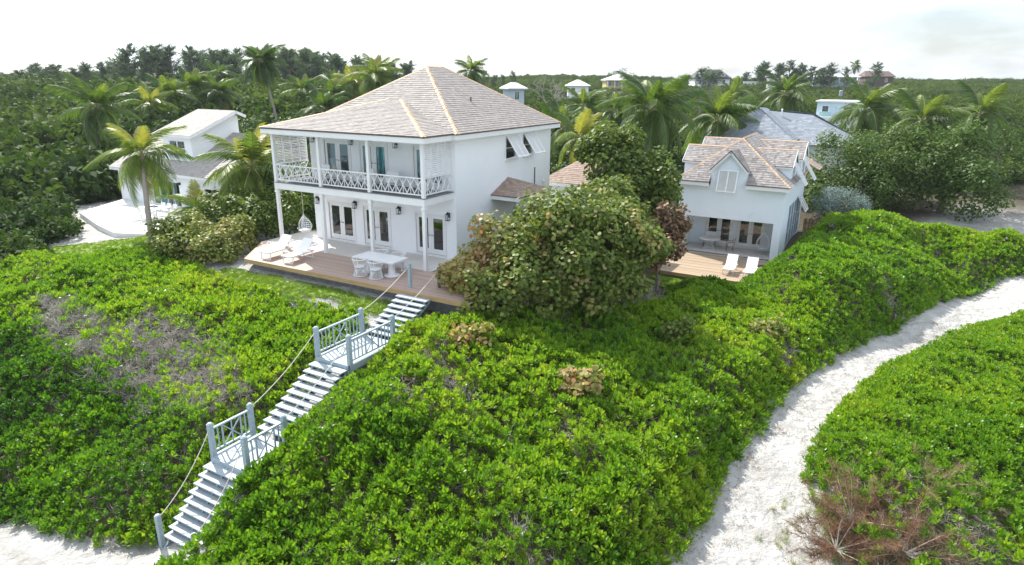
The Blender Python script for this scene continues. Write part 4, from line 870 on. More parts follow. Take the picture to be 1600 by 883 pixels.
far_house('yellow_house', 'yellow walled house with pale hip roof on the far hillside', (-46.0, 166.5), .55, 8.2, 7, 4, 8.3, 9.9, MT['yellow'], MT['farwhite'], 4, veranda=True)
far_house('white_roof_house', 'small white house with a white pyramid roof on the hillside left of the yellow house', (-38.9, 122), .5, 4.6, 4.6, 3, 7.0, 8.25, MT['wall'], MT['farwhite'], 2, ridge=.3)
far_house('blue_cottage', 'small pale blue house with grey gable roof just beyond the big roof', (-31.0, 78.2), .9, 2.6, 3.2, 3, 6.8, 7.75, MT['bluewall'], MT['farwhite'], 1, ridge=.4)
t = far_house('dark_roof_house', 'large house with dark mansard roof and white dormers on the skyline', (-33.5, 222), .5, 12, 9, 5, 9.2, 12.1, MT['wall'], MT['darkroof'], 3, ridge=3.6)
for x, w in ((-3.6, .9), (1.9, .8), (3.6, .7)):
    o = MB().box(x-w, x+w, -4.4, -2.2, 9.7, 11.0).build('dormer', MT['farwhite'], t); MB().box(x-w*.45, x+w*.45, -4.43, -4.405, 9.9, 10.7).build('dormer_pane', MT['found'], o)
t = far_house('white_villa', 'white villa with wide white roofs and teal walls on the right skyline', (5.2, 233), .45, 12.5, 8, 5, 9.9, 11.4, MT['tealwall'], MT['farwhite'], 4, ridge=4.5, veranda=True)
MB().box(-6.2, -4.6, -2, 0, 10.0, 12.0).box(4.8, 5.8, -1, .5, 10, 12.2).build('chimney', MT['farwhite'], t); MB().box(-3, 2.2, -1.5, 1.5, 11.0, 12.0).box(-2.8, -2.6, -1.4, -1.2, 12, 13.4).box(1.8, 2, -1.4, -1.2, 12, 13.4).box(-2.8, 2, -1.4, -1.3, 13.3, 13.45).build('roof_terrace', MT['farwhite'], t)
far_house('brown_roof_house', 'low house with dark brown roof at the end of the right skyline', (17.5, 250), .4, 9, 7, 6, 10.2, 12.0, MT['redroof'], MT['redroof'], 2, ridge=4)
lw = thing('white_outbuilding', 'small white block building with a low white wall in hillside scrub', 'building', (-8.3, 196, 0), .5); MB().box(-1.3, 1.3, -1, 1, 4, 9.0).box(-1.4, 1.4, -1.1, 1.1, 9.0, 9.15).build('block', MT['farwhite'], lw); MB().box(-8.5, -3.0, -.2, .1, 4, 8.2).build('low_wall', MT['farwhite'], lw)
def upole(label, x, y, zt, group, drum=True):
    t = thing('utility_pole', label, 'pole', (x, y, 0), .5, group); MB().tube([(0, 0, 0), (0, 0, zt)], [.16, .11], 8).build('mast', MT['found'], t)
    m_ = MB().beam((-.9, 0, zt-.5), (.9, 0, zt-.5), .1, .12)
    for a in (-.8, 0, .8): m_.lathe((a, 0, zt-.44), [(.04, 0), (.06, .1), (.02, .2)], 6)
    m_.build('crossarm', MT['found'], t)
    if drum: MB().lathe((-.35, -.15, zt-1.9), [(.2, 0), (.24, .05), (.24, .75), (.15, .85)], 10).build('transformer', MT['greypaint'], t)
upole('grey utility pole with transformer behind the central palms', 2.16, 72.4, 8.75, 'utility poles'); upole('grey utility pole with white transformer beyond the pale blue building', 18.8, 87.6, 8.1, 'utility poles'); upole('thin far utility pole on the scrub hillside', -5, 108, 8.2, 'utility poles', False)
for k, (a, b) in enumerate([((2.16, 72.4, 8.2), (18.8, 87.6, 7.6)), ((2.16, 72.4, 7.2), (18.8, 87.6, 6.6)), ((2.16, 72.4, 8.2), (-25, 58, 8.0)), ((2.16, 72.4, 7.2), (-25, 58, 7)), ((18.8, 87.6, 7.6), (50, 104, 8))]):
    a = Vector(a); b = Vector(b); pts = [a.lerp(b, i/14)-Vector((0, 0, .5*4*(i/14)*(1-i/14))) for i in range(15)]
    tag(MB().tube(pts, .02, 4).build('power_line', MT['found']), ['upper wire between the two poles with transformers', 'lower wire between the two poles with transformers', 'upper wire leading left from the central pole', 'lower wire leading left from the central pole', 'wire leading right from the pole beyond the blue building'][k], 'wire', 'overhead power lines')
rf = thing('reed_fence', 'brown reed screen fence beside the right wall of the cottage', 'fence', (0, 0, 0))
m_ = MB()
for i in range(46):
    x = 21.6+i*.075; y = 27.9+.02*math.sin(i*7); m_.beam((x, y, -2.8), (x+rnd.uniform(-.02, .02), y, -1.1+rnd.uniform(-.06, .06)), .06, .03, (0,1,0), rnd.random())
m_.build('reeds', MT['reed'], rf, kind='stuff'); MB().box(21.55, 25.05, 27.93, 27.97, -2.4, -2.32).box(21.55, 25.05, 27.93, 27.97, -1.5, -1.42).build('rail', MT['brownwood'], rf)

# ------------------------------------------------------------------ foliage building blocks
def leaf_mesh(name, P, Nn, L, Wd, shape, mt, tint=None, leaf=None, droop=.25, D=None):
    """one mesh of many separate leaves; P base points, Nn face normals, shape 'round' or 'long'"""
    n = len(P); Nn = Nn/np.linalg.norm(Nn, axis=1, keepdims=True)
    if D is None: D = RS.normal(size=(n, 3))
    D = D-(D*Nn).sum(1, keepdims=True)*Nn; D /= np.linalg.norm(D, axis=1, keepdims=True)+1e-9
    B = np.cross(Nn, D); L = np.broadcast_to(np.asarray(L, float), (n,))[:, None]; Wd = np.broadcast_to(np.asarray(Wd, float), (n,))[:, None]
    if shape == 'round':
        K = 7; ang = np.linspace(0, 2*PI, K, endpoint=False); pts = []
        for a in ang: pts.append(P+D*L*.5*(1+math.cos(a))+B*Wd*.5*math.sin(a)+Nn*L*(-droop*.35*abs(math.sin(a))+.05))
        V = np.stack(pts, 1); F = np.arange(n*K).reshape(n, K); per = 1; k = K
    elif shape == 'long':
        V = np.stack([P, P+D*L*.55+B*Wd*.5+Nn*L*.05, P+D*L-Nn*L*droop, P+D*L*.55-B*Wd*.5+Nn*L*.05], 1); F = np.arange(n*4).reshape(n, 4); per = 1; k = 4
    elif shape == 'tri':
        V = np.stack([P-B*Wd*.5, P+B*Wd*.5, P+D*L], 1); F = np.arange(n*3).reshape(n, 3); per = 1; k = 3
    me = bpy.data.meshes.new(name); V = V.reshape(-1, 3)
    me.vertices.add(len(V)); me.vertices.foreach_set('co', V.astype(np.float32).ravel())
    me.loops.add(F.size); me.loops.foreach_set('vertex_index', F.astype(np.int32).ravel())
    me.polygons.add(len(F)); me.polygons.foreach_set('loop_start', np.arange(0, F.size, k, dtype=np.int32)); me.polygons.foreach_set('loop_total', np.full(len(F), k, dtype=np.int32))
    me.update(calc_edges=True)
    for nm, arr in (('tint', tint), ('leaf', leaf)):
        if arr is not None: a = me.attributes.new(nm, 'FLOAT', 'FACE'); a.data.foreach_set('value', np.asarray(arr, dtype=np.float32))
    me.materials.append(mt); return me
def rosette(name, n, L, Wd, mt, seed, spread=(15, 80)):
    """whorl of spoon shaped leaves at the end of a twig"""
    r = np.random.RandomState(seed); V = []; F = []; lf = []
    for i in range(n):
        az = i*2.4+r.uniform(-.3, .3); el = math.radians(np.interp(i/(n-1), [0, 1], [90-spread[1], 90-spread[0]])+r.uniform(-10, 10)); l = L*r.uniform(.75, 1.15); w = Wd*r.uniform(.85, 1.15)
        d = np.array([math.cos(az)*math.cos(el), math.sin(az)*math.cos(el), math.sin(el)]); sd = np.array([-math.sin(az), math.cos(az), 0]); nn = np.cross(d, sd)*-1
        b = np.array([0, 0, .02*i/n]); k = len(V)
        q = [b, b+d*l*.35+sd*w*.28, b+d*l*.35-sd*w*.28, b+d*l*.8+sd*w*.5-nn*l*.0, b+d*l*.8-sd*w*.5, b+d*l*1.0+nn*l*-.10]
        q[1] = q[1]+nn*.012; q[2] = q[2]+nn*.012
        V += [tuple(x) for x in q]; F += [(k, k+2, k+1), (k+1, k+2, k+4, k+3), (k+3, k+4, k+5)]; v = r.uniform(-.5, .5); lf += [v]*3
    me = bpy.data.meshes.new(name); me.from_pydata(V, [], F); a = me.attributes.new('leaf', 'FLOAT', 'FACE'); a.data.foreach_set('value', np.array(lf, dtype=np.float32))
    me.materials.append(mt); return me
def twig_mesh(name, n, size, mt, seed):
    r = random.Random(seed); mb = MB()
    for i in range(n):
        p = Vector((r.uniform(-.3, .3), r.uniform(-.3, .3), r.uniform(-.1, .1)))*size; d = Vector((r.gauss(0, 1), r.gauss(0, 1), abs(r.gauss(.35, .5)))).normalized(); pts = [p.copy()]
        for k in range(3): d = (d+Vector((r.gauss(0, .5), r.gauss(0, .5), r.gauss(0, .4)))).normalized(); p = p+d*size*r.uniform(.16, .34); pts.append(p.copy())
        mb.tube(pts, [.011*size*1.4, .009*size*1.3, .007*size, .004*size], 3, r.random(), cap=False)
    return mb.mesh(name, mt)
_src = {}
def scatter(name, P, rot, scl, tint, meshes, **kw):
    """geometry nodes scatter for uncountable cover: every point carries its own turn, size and tint"""
    key = '_'.join(m.name for m in meshes)
    if key not in _src:
        c = bpy.data.collections.new(name+'_kinds')
        for i, m in enumerate(meshes):
            c.objects.link(bpy.data.objects.new(m.name, m))
        _src[key] = c
    me = bpy.data.meshes.new(name); n = len(P); me.vertices.add(n); me.vertices.foreach_set('co', np.asarray(P, dtype=np.float32).ravel())
    a = me.attributes.new('turn', 'FLOAT_VECTOR', 'POINT'); a.data.foreach_set('vector', np.asarray(rot, dtype=np.float32).ravel())
    a = me.attributes.new('size', 'FLOAT', 'POINT'); a.data.foreach_set('value', np.asarray(scl, dtype=np.float32))
    a = me.attributes.new('tint', 'FLOAT', 'POINT'); a.data.foreach_set('value', np.asarray(tint, dtype=np.float32))
    a = me.attributes.new('pick', 'INT', 'POINT'); a.data.foreach_set('value', RS.randint(0, len(meshes), n).astype(np.int32))
    o = link(me, name, **kw); g = bpy.data.node_groups.new(name+'_scatter', 'GeometryNodeTree')
    g.interface.new_socket('Geometry', in_out='INPUT', socket_type='NodeSocketGeometry'); g.interface.new_socket('Geometry', in_out='OUTPUT', socket_type='NodeSocketGeometry')
    gi = g.nodes.new('NodeGroupInput'); go = g.nodes.new('NodeGroupOutput'); ip = g.nodes.new('GeometryNodeInstanceOnPoints'); ci = g.nodes.new('GeometryNodeCollectionInfo')
    ci.inputs[0].default_value = _src[key]; ci.inputs[1].default_value = True; ci.inputs[2].default_value = True
    def na(nm, ty):
        q = g.nodes.new('GeometryNodeInputNamedAttribute'); q.data_type = ty; q.inputs[0].default_value = nm; return q.outputs[0]
    L_ = g.links.new; L_(gi.outputs[0], ip.inputs['Points']); L_(ci.outputs[0], ip.inputs['Instance']); ip.inputs['Pick Instance'].default_value = True
    L_(na('pick', 'INT'), ip.inputs['Instance Index']); L_(na('turn', 'FLOAT_VECTOR'), ip.inputs['Rotation']); L_(na('size', 'FLOAT'), ip.inputs['Scale']); L_(ip.outputs[0], go.inputs[0])
    md = o.modifiers.new('scatter', 'NODES'); md.node_group = g
    return o
def in_poly(x, y, poly):
    c = np.zeros(len(x), bool); n = len(poly)
    for i in range(n):
        x0, y0 = poly[i]; x1, y1 = poly[(i+1) % n]
        with np.errstate(divide='ignore', invalid='ignore'):
            c ^= ((y0 > y) != (y1 > y)) & (x < (x1-x0)*(y-y0)/(y1-y0+1e-12)+x0)
    return c
def edge_dist(x, y, poly):
    d = np.full(len(x), 1e9)
    for i in range(len(poly)):
        ax, ay_ = poly[i]; bx, by_ = poly[(i+1) % len(poly)]; vx, vy = bx-ax, by_-ay_; t = np.clip(((x-ax)*vx+(y-ay_)*vy)/(vx*vx+vy*vy+1e-9), 0, 1); d = np.minimum(d, np.hypot(x-ax-vx*t, y-ay_-vy*t))
    return d
def rand_in(poly, dens, seed):
    r = np.random.RandomState(seed); p = np.array(poly); lo = p.min(0); hi = p.max(0); n = int((hi-lo).prod()*dens); x = r.uniform(lo[0], hi[0], n); y = r.uniform(lo[1], hi[1], n); k = in_poly(x, y, poly); return x[k], y[k]

# ------------------------------------------------------------------ sea lettuce masses on the dune
LM = {'scaev': leafmat('sea_lettuce_leaf', [(.035,.10,.014), (.095,.215,.016), (.19,.325,.022), (.31,.39,.035), (.42,.39,.12)], True, .42, .36, .35)}
ROS = [rosette('leaf_whorl', 14+i % 3, .185, .058, LM['scaev'], 300+i, (8, 88)) for i in range(5)]
TW = [twig_mesh('dead_branches', 16, .5, MT['twig'], 400+i) for i in range(4)]
RIGHT = [(11.4,-14.9),(11.55,-13.2),(11.58,-11.6),(11.58,-10.3),(11.45,-9.5),(11.45,-8),(11.6,-7.3),(11.6,-5.2),(11.0,-4.4),(10.9,-3.6),(11.0,-3.0),(12.0,-2.2),(13.0,-.3),(14.8,2.2),(15.8,4.2),(16.2,6.2),(17.0,7.2),(17.4,9.6),(16.6,11.2),(17.4,13.2),(19.9,13.7),(20.6,15.2),(21.3,17.0),(21.35,19.6),(21.9,24),(22,27),(25,28.5),(33,29.5),(40,30),(38,26),(33.2,24.3),(30.6,20.6),(28.4,15.4),(26.6,11.2),(25.4,8.0),(24.15,4.0),(23.75,.6),(23.2,-2.4),(23.1,-5.3),(22.9,-7.6),(22.4,-9.6),(19,-14),(14,-16.5)]
LEFT = [(9.65,-13.9),(9.7,-11.8),(9.75,-8.5),(9.78,-5.4),(9.6,-4.45),(8.7,-4.15),(7.0,-4.25),(5.2,-4.0),(3.0,-4.1),(1.2,-4.0),(-.6,-3.7),(-2.5,-3.2),(-4.5,-2.6),(-7.0,-3.0),(-9.5,-4.6),(-14,-6),(-22,-7),(-22,-16),(-6,-16),(4,-15.6),(8.6,-14.7)]
BANK = [(26.6,-5.2),(25.9,-3.0),(25.3,-1.7),(25.5,.9),(26.1,4.0),(27.2,8.2),(30.2,15.4),(34,20.4),(42,25),(48,10),(40,-6),(30,-9)]
def canopy(x, y, poly, hmax, s):
    d = edge_dist(x, y, poly); ft = sstep(0, 1.6, d)
    if poly is RIGHT: ft = np.maximum(ft, (.72+.2*sstep(-9.5,-7.5,y))*sstep(13.4, 12.2, x)*sstep(-2.5, -3.6, y)*np.clip(.25+sstep(11.5, 12.1, x), 0, 1))
    if poly is LEFT: ft = ft*(.35+.65*sstep(-4.4, -6.8, y))
    h = .22+(hmax-.22)*ft
    return H(x, y)+h+(.55*fbm(x*.42, y*.42, s, 2)+.36*fbm(x*1.15, y*1.15, s+7, 2))*np.clip(h/hmax, .3, 1), d
def under(name, poly, hmax, s, label):
    """leaf litter and old wood under the canopy"""
    p = np.array(poly); xs = np.arange(p[:,0].min(), p[:,0].max(), .35); ys = np.arange(p[:,1].min(), p[:,1].max(), .35); X, Y = np.meshgrid(xs, ys); zc, d = canopy(X.ravel(), Y.ravel(), poly, hmax, s); ins = in_poly(X.ravel(), Y.ravel(), poly) & (d > .2)
    z = np.maximum(H(X, Y).ravel()+.012, zc-.55+.10*fbm(X.ravel()*2.5, Y.ravel()*2.5, 3, 2)); nx_ = len(xs); mb = MB(); mb.v = list(zip(X.ravel().tolist(), Y.ravel().tolist(), z.tolist()))
    I = np.arange(X.size).reshape(X.shape); q = np.stack([I[:-1,:-1], I[:-1,1:], I[1:,1:], I[1:,:-1]], -1).reshape(-1, 4); q = q[ins[q].all(1)]; mb.f = [tuple(a) for a in q.tolist()]; mb.t = [.5]*len(mb.f)
    mb.build(name, MT['litter'], smooth=True, kind='stuff', label=label, cat='leaf litter')
MT['litter'] = mat('leaf_litter', (.045,.05,.02), (.13,.115,.06), 9, .95, .06, lo=.35, hi=.65)
TWP = [(-.6,-8.8),(0.4,-7.2),(3.2,-7.4),(5.9,-7.9),(8.3,-8.8),(8.7,-9.9),(7.4,-10.7),(5.2,-11.2),(1,-10.9),(-4,-10.4),(-6,-9.0),(-4,-7.8)]
def mass(name, poly, dens, hmax, seed, tintf, label, twig=None, scale=(.8, 1.3), twdens=.0):
    r = np.random.RandomState(seed); x, y = rand_in(poly, dens, seed); zc, d = canopy(x, y, poly, hmax, seed)
    e = .25; zx = (canopy(x+e, y, poly, hmax, seed)[0]-zc)/e; zy = (canopy(x, y+e, poly, hmax, seed)[0]-zc)/e
    tw_ = twig(x, y) if twig is not None else np.zeros(len(x)); k = r.rand(len(x)) > tw_
    dep = r.exponential(.16, len(x)); z = np.maximum(zc-dep, H(x, y)+.05)
    lean = np.stack([np.arctan(-zy*-1)*.0, np.zeros(len(x)), np.zeros(len(x))], 1)
    rot = np.stack([np.clip(np.arctan(-zy*.7), -.8, .8)*-1*-1+r.normal(0, .38, len(x)), np.clip(np.arctan(zx*.7), -.8, .8)*-1+r.normal(0, .38, len(x)), r.uniform(0, 6.28, len(x))], 1)
    rot[:, 0] = np.arctan(zy*.7)+r.normal(0, .38, len(x)); rot[:, 1] = -np.arctan(zx*.7)+r.normal(0, .38, len(x))
    sc = r.uniform(*scale, len(x))*(1+.45*fbm(x*.5, y*.5, seed+60, 2)); t = np.clip(tintf(x, y, r), 0, 1)
    o = scatter(name, np.stack([x, y, z], 1)[k], rot[k], sc[k], t[k], ROS, kind='stuff', label=label, cat='shrubs')
    return o
def tint_r(x, y, r): return .43+.30*fbm(x*.22, y*.22, 31, 3)+.16*fbm(x*1.0, y*1.0, 32, 2)+r.normal(0, .07, len(x))+.13*np.exp(-((x-14.2)**2+(y+7.0)**2)/9.)
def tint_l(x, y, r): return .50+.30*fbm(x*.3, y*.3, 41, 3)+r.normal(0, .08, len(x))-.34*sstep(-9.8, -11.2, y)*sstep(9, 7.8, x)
def twl(x, y): d = edge_dist(x, y, TWP); i = in_poly(x, y, TWP); return np.clip(np.where(i, np.clip(.25+.62*d+.75*fbm(x*.6, y*.6, 51, 3), .1, .88), .22*np.exp(-d*1.0)), 0, .93)
def twr(x, y): return .8*np.exp(-((x-13.2)**2+(y+8.0)**2)/.9)+.75*np.exp(-((x-13.6)**2+(y+5.6)**2)/.6)+.7*np.exp(-((x-15.6)**2+(y+6.6)**2)/.5)+.7*np.exp(-((x-17.3)**2+(y+8.8)**2)/.35)+.6*np.exp(-((x-22.4)**2+(y-6.0)**2)/.6)+.8*(fbm(x*.8, y*.8, 61, 2) > .42)
mass('dune_shrubs', RIGHT, 54, 1.15, 3, tint_r, 'dense bright green sea lettuce shrubs covering the dune between stairway and sandy path', twr)
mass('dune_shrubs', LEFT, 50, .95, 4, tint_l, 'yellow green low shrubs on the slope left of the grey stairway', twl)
mass('dune_shrubs', BANK, 52, .85, 5, lambda x, y, r: .42+.25*fbm(x*.3, y*.3, 71, 2)+r.normal(0, .08, len(x)), 'low green shrubs on the bank to the right of the sandy path', lambda x, y: np.clip(sstep(.3, -2.6, y)*.72, 0, .92)); under('undergrowth', BANK, .85, 5, 'dark litter under the shrubs on the bank right of the path')
def twigs(name, x, y, z, label, seed, sc=(.7, 1.3)):
    r = np.random.RandomState(seed); n = len(x); scatter(name, np.stack([x, y, z], 1), np.stack([r.normal(0, .5, n), r.normal(0, .5, n), r.uniform(0, 6.28, n)], 1), r.uniform(*sc, n), r.rand(n), TW, kind='stuff', label=label, cat='dry twigs')
x, y = rand_in(TWP, 22, 8); zc, d = canopy(x, y, LEFT, .95, 4); twigs('dry_twigs', x, y, np.maximum(zc-.12-RS.rand(len(x))*.3, H(x, y)+.05), 'tangle of bare grey brown twigs in the shrubs left of the lower stair flights', 9)
x, y = rand_in(LEFT, 3.2, 18); k = ~in_poly(x, y, TWP); x, y = x[k], y[k]; zc, d = canopy(x, y, LEFT, .95, 4); twigs('dry_twigs', x, y, np.maximum(zc-.35-RS.rand(len(x))*.3, H(x, y)+.05), 'scattered brown twigs showing through the low shrubs left of the stairway', 19)
x, y = rand_in(RIGHT, 5, 10); zc, d = canopy(x, y, RIGHT, 1.15, 3); k = (RS.rand(len(x)) < np.clip(twr(x, y)*1.5+.4, 0, 1)); x, y, zc = x[k], y[k], zc[k]
twigs('dry_twigs', x, y, np.maximum(zc-.30-RS.rand(len(x))*.35*(twr(x, y) < .5), H(x, y)+.05), 'bare grey twigs showing through the bright green dune shrubs', 11)
under('undergrowth', RIGHT, 1.15, 3, 'dark leaf litter and old wood under the shrubs right of the stairway'); under('undergrowth', LEFT, .95, 4, 'dark leaf litter and old wood under the shrubs left of the stairway'); 
x, y = rand_in([(26.4,-5.4),(25.9,-3.0),(26.2,.5),(30,1.5),(31,-8)], 9, 28); zc, d = canopy(x, y, BANK, .85, 5); twigs('dry_twigs', x, y, np.maximum(zc-.2-RS.rand(len(x))*.3, H(x, y)+.05), 'brown dry twigs among the sparse shrubs at the bottom right of the path', 29, (.6, 1.1))
# lawn strip and lawn by the palm
def lawn(poly, dz, label, seed, dens=150):
    x0_, y0_ = np.array(poly).min(0); x1_, y1_ = np.array(poly).max(0); xs = np.arange(x0_, x1_+.3, .3); ys = np.arange(y0_, y1_+.3, .3); X, Y = np.meshgrid(xs, ys); ins = in_poly(X.ravel(), Y.ravel(), poly); Z = H(X, Y)+dz; mb = MB(); mb.v = list(zip(X.ravel().tolist(), Y.ravel().tolist(), Z.ravel().tolist()))
    I = np.arange(X.size).reshape(X.shape); q = np.stack([I[:-1,:-1], I[:-1,1:], I[1:,1:], I[1:,:-1]], -1).reshape(-1, 4); q = q[ins[q].all(1)]; mb.f = [tuple(a) for a in q.tolist()]; mb.t = [.5]*len(mb.f)
    mb.build('lawn', MT['turf'], smooth=True, kind='structure')
    r = np.random.RandomState(seed); x, y = rand_in(poly, dens, seed); n = len(x)
    scatter('grass', np.stack([x, y, H(x, y)+dz-.005], 1), np.stack([r.normal(0, .15, n), r.normal(0, .15, n), r.uniform(0, 6.28, n)], 1), r.uniform(.7, 1.3, n), np.clip(.5+.3*fbm(x*.6, y*.6, 81, 3)+r.normal(0, .12, n), 0, 1), GR, kind='stuff', label=label, cat='grass')
MT['turf'] = mat('turf_soil', (.14,.22,.03), (.20,.28,.05), 3, .95)
gm = leafmat('lawn_blade', [(.11,.20,.02), (.17,.27,.03), (.25,.32,.06)], True, .3, .5, .3)
def tuft(name, n, h, spread, w, seed):
    r = np.random.RandomState(seed); P = np.concatenate([r.uniform(-spread, spread, (n, 2)), np.zeros((n, 1))], 1); D = np.concatenate([r.normal(0, .5, (n, 2)), np.ones((n, 1))], 1); Nn = np.concatenate([r.normal(0, 1, (n, 2)), np.zeros((n, 1))], 1)
    return P, Nn, h*r.uniform(.6, 1.2, n), w, D, r.uniform(-.5, .5, n)
GR = []
for i in range(3):
    P, Nn, L, w, D, lf = tuft('g', 26, .06, .08, .014, 500+i); GR.append(leaf_mesh('grass_tuft', P, Nn, L, w, 'tri', gm, leaf=lf, D=D))
lawn([(-.9,-2.95),(.4,-2.86),(13,-2.86),(13,-3.25),(9.9,-3.8),(9.0,-4.1),(7.9,-4.0),(7.2,-3.7),(6.2,-3.8),(5.6,-4.1),(4.6,-4.25),(3,-4.35),(1.2,-4.25),(-.6,-3.8)], .05, 'short green turf along the front edge of the reddish deck', 21)
lawn([(-9.0,-4.8),(-5.4,-3.0),(-4.6,-1),(-6.2,1.6),(-9.4,1.4),(-10.4,-1.6),(-13,-3.2),(-16,-5.2),(-14,-6.5)], .05, 'short green turf below the neighbour terrace around the leaning palm', 22, 80)
lawn([(14.2,11.2),(17.5,11.6),(20.6,12.9),(21.6,13.6),(15.4,13.7),(15,12.9),(16.2,12.2)], .05, 'shaded turf in front of the cottage deck', 23, 80)
# coarse grass on the sand bank and litter on the path
om = leafmat('bank_grass_blade', [(.08,.15,.03), (.16,.25,.05), (.34,.34,.14)], True, .3, .5, .3)
OG = []
for i in range(3):
    P, Nn, L, w, D, lf = tuft('g', 22, .42, .10, .016, 520+i); OG.append(leaf_mesh('bank_grass', P, Nn, L, w, 'tri', om, leaf=lf, D=D))
x, y = rand_in([(26.7,-5.6),(25.9,-3.2),(25.4,-1.6),(25.7,1.0),(26.4,4.2),(28.2,9),(30,8),(29.5,-6)], 11, 24); n = len(x)
scatter('bank_grass', np.stack([x, y, H(x, y)], 1), np.stack([RS.normal(0, .2, n), RS.normal(0, .2, n), RS.uniform(0, 6.28, n)], 1), RS.uniform(.6, 1.5, n), np.clip(RS.normal(.55, .2, n), 0, 1), OG, kind='stuff', label='long coarse grass along the right edge of the sandy path', cat='grass')
x, y = rand_in([(24.4,-5.2),(26.6,-6.2),(26.2,-3.6),(24.9,-2.8)], 5, 25); n = len(x)
scatter('sand_grass', np.stack([x, y, H(x, y)], 1), np.stack([RS.normal(0, .2, n), RS.normal(0, .2, n), RS.uniform(0, 6.28, n)], 1), RS.uniform(.4, .9, n), np.clip(RS.normal(.7, .2, n), 0, 1), OG, kind='stuff', label='sparse thin grass tufts on the white sand at the near end of the path', cat='grass')
PATH = [(22.9,-8.5),(23.2,-2.4),(23.9,.6),(24.3,4),(25.2,8),(26.3,11.2),(27.7,15.4),(30.6,16.6),(27.6,8.6),(26.4,4.1),(25.8,.9),(25.5,-1.8),(26,-3.1),(26.8,-6)]
dm = leafmat('fallen_leaf', [(.10,.07,.04), (.22,.16,.09), (.34,.27,.17)], True, 0, .8, .1)
P = RS.uniform(-.12, .12, (9, 3))*np.array([1, 1, 0]); LIT = [leaf_mesh('fallen_leaves', P, np.tile([0, 0, 1.], (9, 1))+RS.normal(0, .3, (9, 3)), .06, .025, 'long', dm, leaf=RS.uniform(-.5, .5, 9), droop=.1)]
x, y = rand_in(PATH, 22, 26); d = edge_dist(x, y, PATH); k = RS.rand(len(x)) < np.exp(-d*1.9)+.07; x, y = x[k], y[k]; n = len(x)
scatter('leaf_debris', np.stack([x, y, H(x, y)+.03], 1), np.stack([np.zeros(n), np.zeros(n), RS.uniform(0, 6.28, n)], 1), RS.uniform(.4, 1.1, n), RS.rand(n), LIT, kind='stuff', label='brown fallen leaves and bits along the edges of the white sand path', cat='leaf litter')

# ------------------------------------------------------------------ trees
def crown_pts(lobes, n, r, shell=.62, noise=.22, flat=0.):
    """leaf positions and outward normals spread through overlapping lobes, thick near the surface and broken by gaps"""
    lb = np.array(lobes); sat = []
    for l in lobes:
        for q in range(7):
            d_ = r.normal(size=3); d_[2] = d_[2]*.7+.25; d_ /= np.linalg.norm(d_); sat.append([*(np.array(l[:3])+d_*l[3]*r.uniform(.75, 1.05)), l[3]*r.uniform(.26, .46)])
    lb = np.concatenate([lb*np.array([1, 1, 1, .88]), np.array(sat)]); w = lb[:, 3]**2; pick = r.choice(len(lb), int(n*1.7), p=w/w.sum()); d = r.normal(size=(len(pick), 3)); d /= np.linalg.norm(d, axis=1, keepdims=True)
    rad = shell+(1.06-shell)*r.rand(len(pick))**.6
    wob = 1+noise*(np.sin(d[:,0]*7+pick*1.7)*np.cos(d[:,1]*6+pick)*.6+np.sin(d[:,2]*9+pick*2.3)*.4)+r.normal(0, .05, len(pick))
    P = lb[pick, :3]+d*(lb[pick, 3]*rad*wob)[:, None]*np.array([1, 1, 1-flat]); return P[:n], d[:n], pick[:n]
def limbs(mb, base, lobes, r0, r):
    base = Vector(base); c = Vector(tuple(np.array(lobes)[:, :3].mean(0))); fork = base.lerp(c, .45); fork.x += r.uniform(-.2, .2)
    mb.tube([base-Vector((0, 0, .4)), base.lerp(fork, .5)+Vector((r.uniform(-.1, .1), r.uniform(-.1, .1), 0)), fork], [r0*1.25, r0, r0*.8], 7)
    for l in lobes:
        e = Vector(l[:3]); m_ = fork.lerp(e, .5)+Vector((r.uniform(-.2, .2), r.uniform(-.2, .2), -.15*l[3]))
        mb.tube([fork, m_, e, e+Vector((r.uniform(-.5, .5), r.uniform(-.5, .5), .6))*l[3]], [r0*.6, r0*.42, r0*.25, r0*.08], 5)
        for k in range(4):
            d = Vector((r.gauss(0, 1), r.gauss(0, 1), r.gauss(.2, .8))).normalized()*l[3]*.9; mb.tube([m_.lerp(e, r.uniform(.3, 1)), e+d*.5, e+d], [r0*.18, r0*.1, r0*.04], 4)
def leafy(name, label, cat, base, lobes, n, L, mt, shape, seed, tintf, r0=.12, group=None, shell=.62, up_=.5, noise=.22, wd=1., droop=.2):
    r = np.random.RandomState(seed); pr = random.Random(seed); base = Vector(base); lo = [(l[0]-base.x, l[1]-base.y, l[2]-base.z, l[3]) for l in lobes]
    t = thing(name, label, cat, base, 0, group); mb = MB(); limbs(mb, (0, 0, 0), lo, r0, pr); mb.build('trunk', MT['wood'], t, smooth=True)
    P, d, pk = crown_pts(lo, n, r, shell, noise); Nn = d*.55+np.array([0, 0, up_])+r.normal(0, .42, d.shape)
    tn = np.clip(tintf(P, d, pk, r), 0, 1); me_ = leaf_mesh('crown', P, Nn, L*r.uniform(.7, 1.25, n), L*wd*r.uniform(.75, 1.1, n), shape, mt, tn, r.uniform(-.5, .5, n), droop)
    link(me_, 'crown', t); return t
sg = leafmat('sea_grape_leaf', [(.075,.125,.02), (.15,.205,.04), (.26,.28,.075), (.42,.31,.15), (.38,.18,.07)], False, .3, .5, .25)
bl = leafmat('broad_leaf', [(.026,.055,.016), (.055,.105,.022), (.09,.15,.03), (.14,.19,.045)], False, .3, .5, .25)
br_ = leafmat('bronze_leaf', [(.10,.075,.045), (.22,.13,.075), (.34,.20,.11), (.42,.27,.15)], False, .2, .5, .4)
sv = leafmat('silver_leaf', [(.14,.20,.19), (.22,.29,.29), (.31,.38,.38)], False, .1, .7, .2)
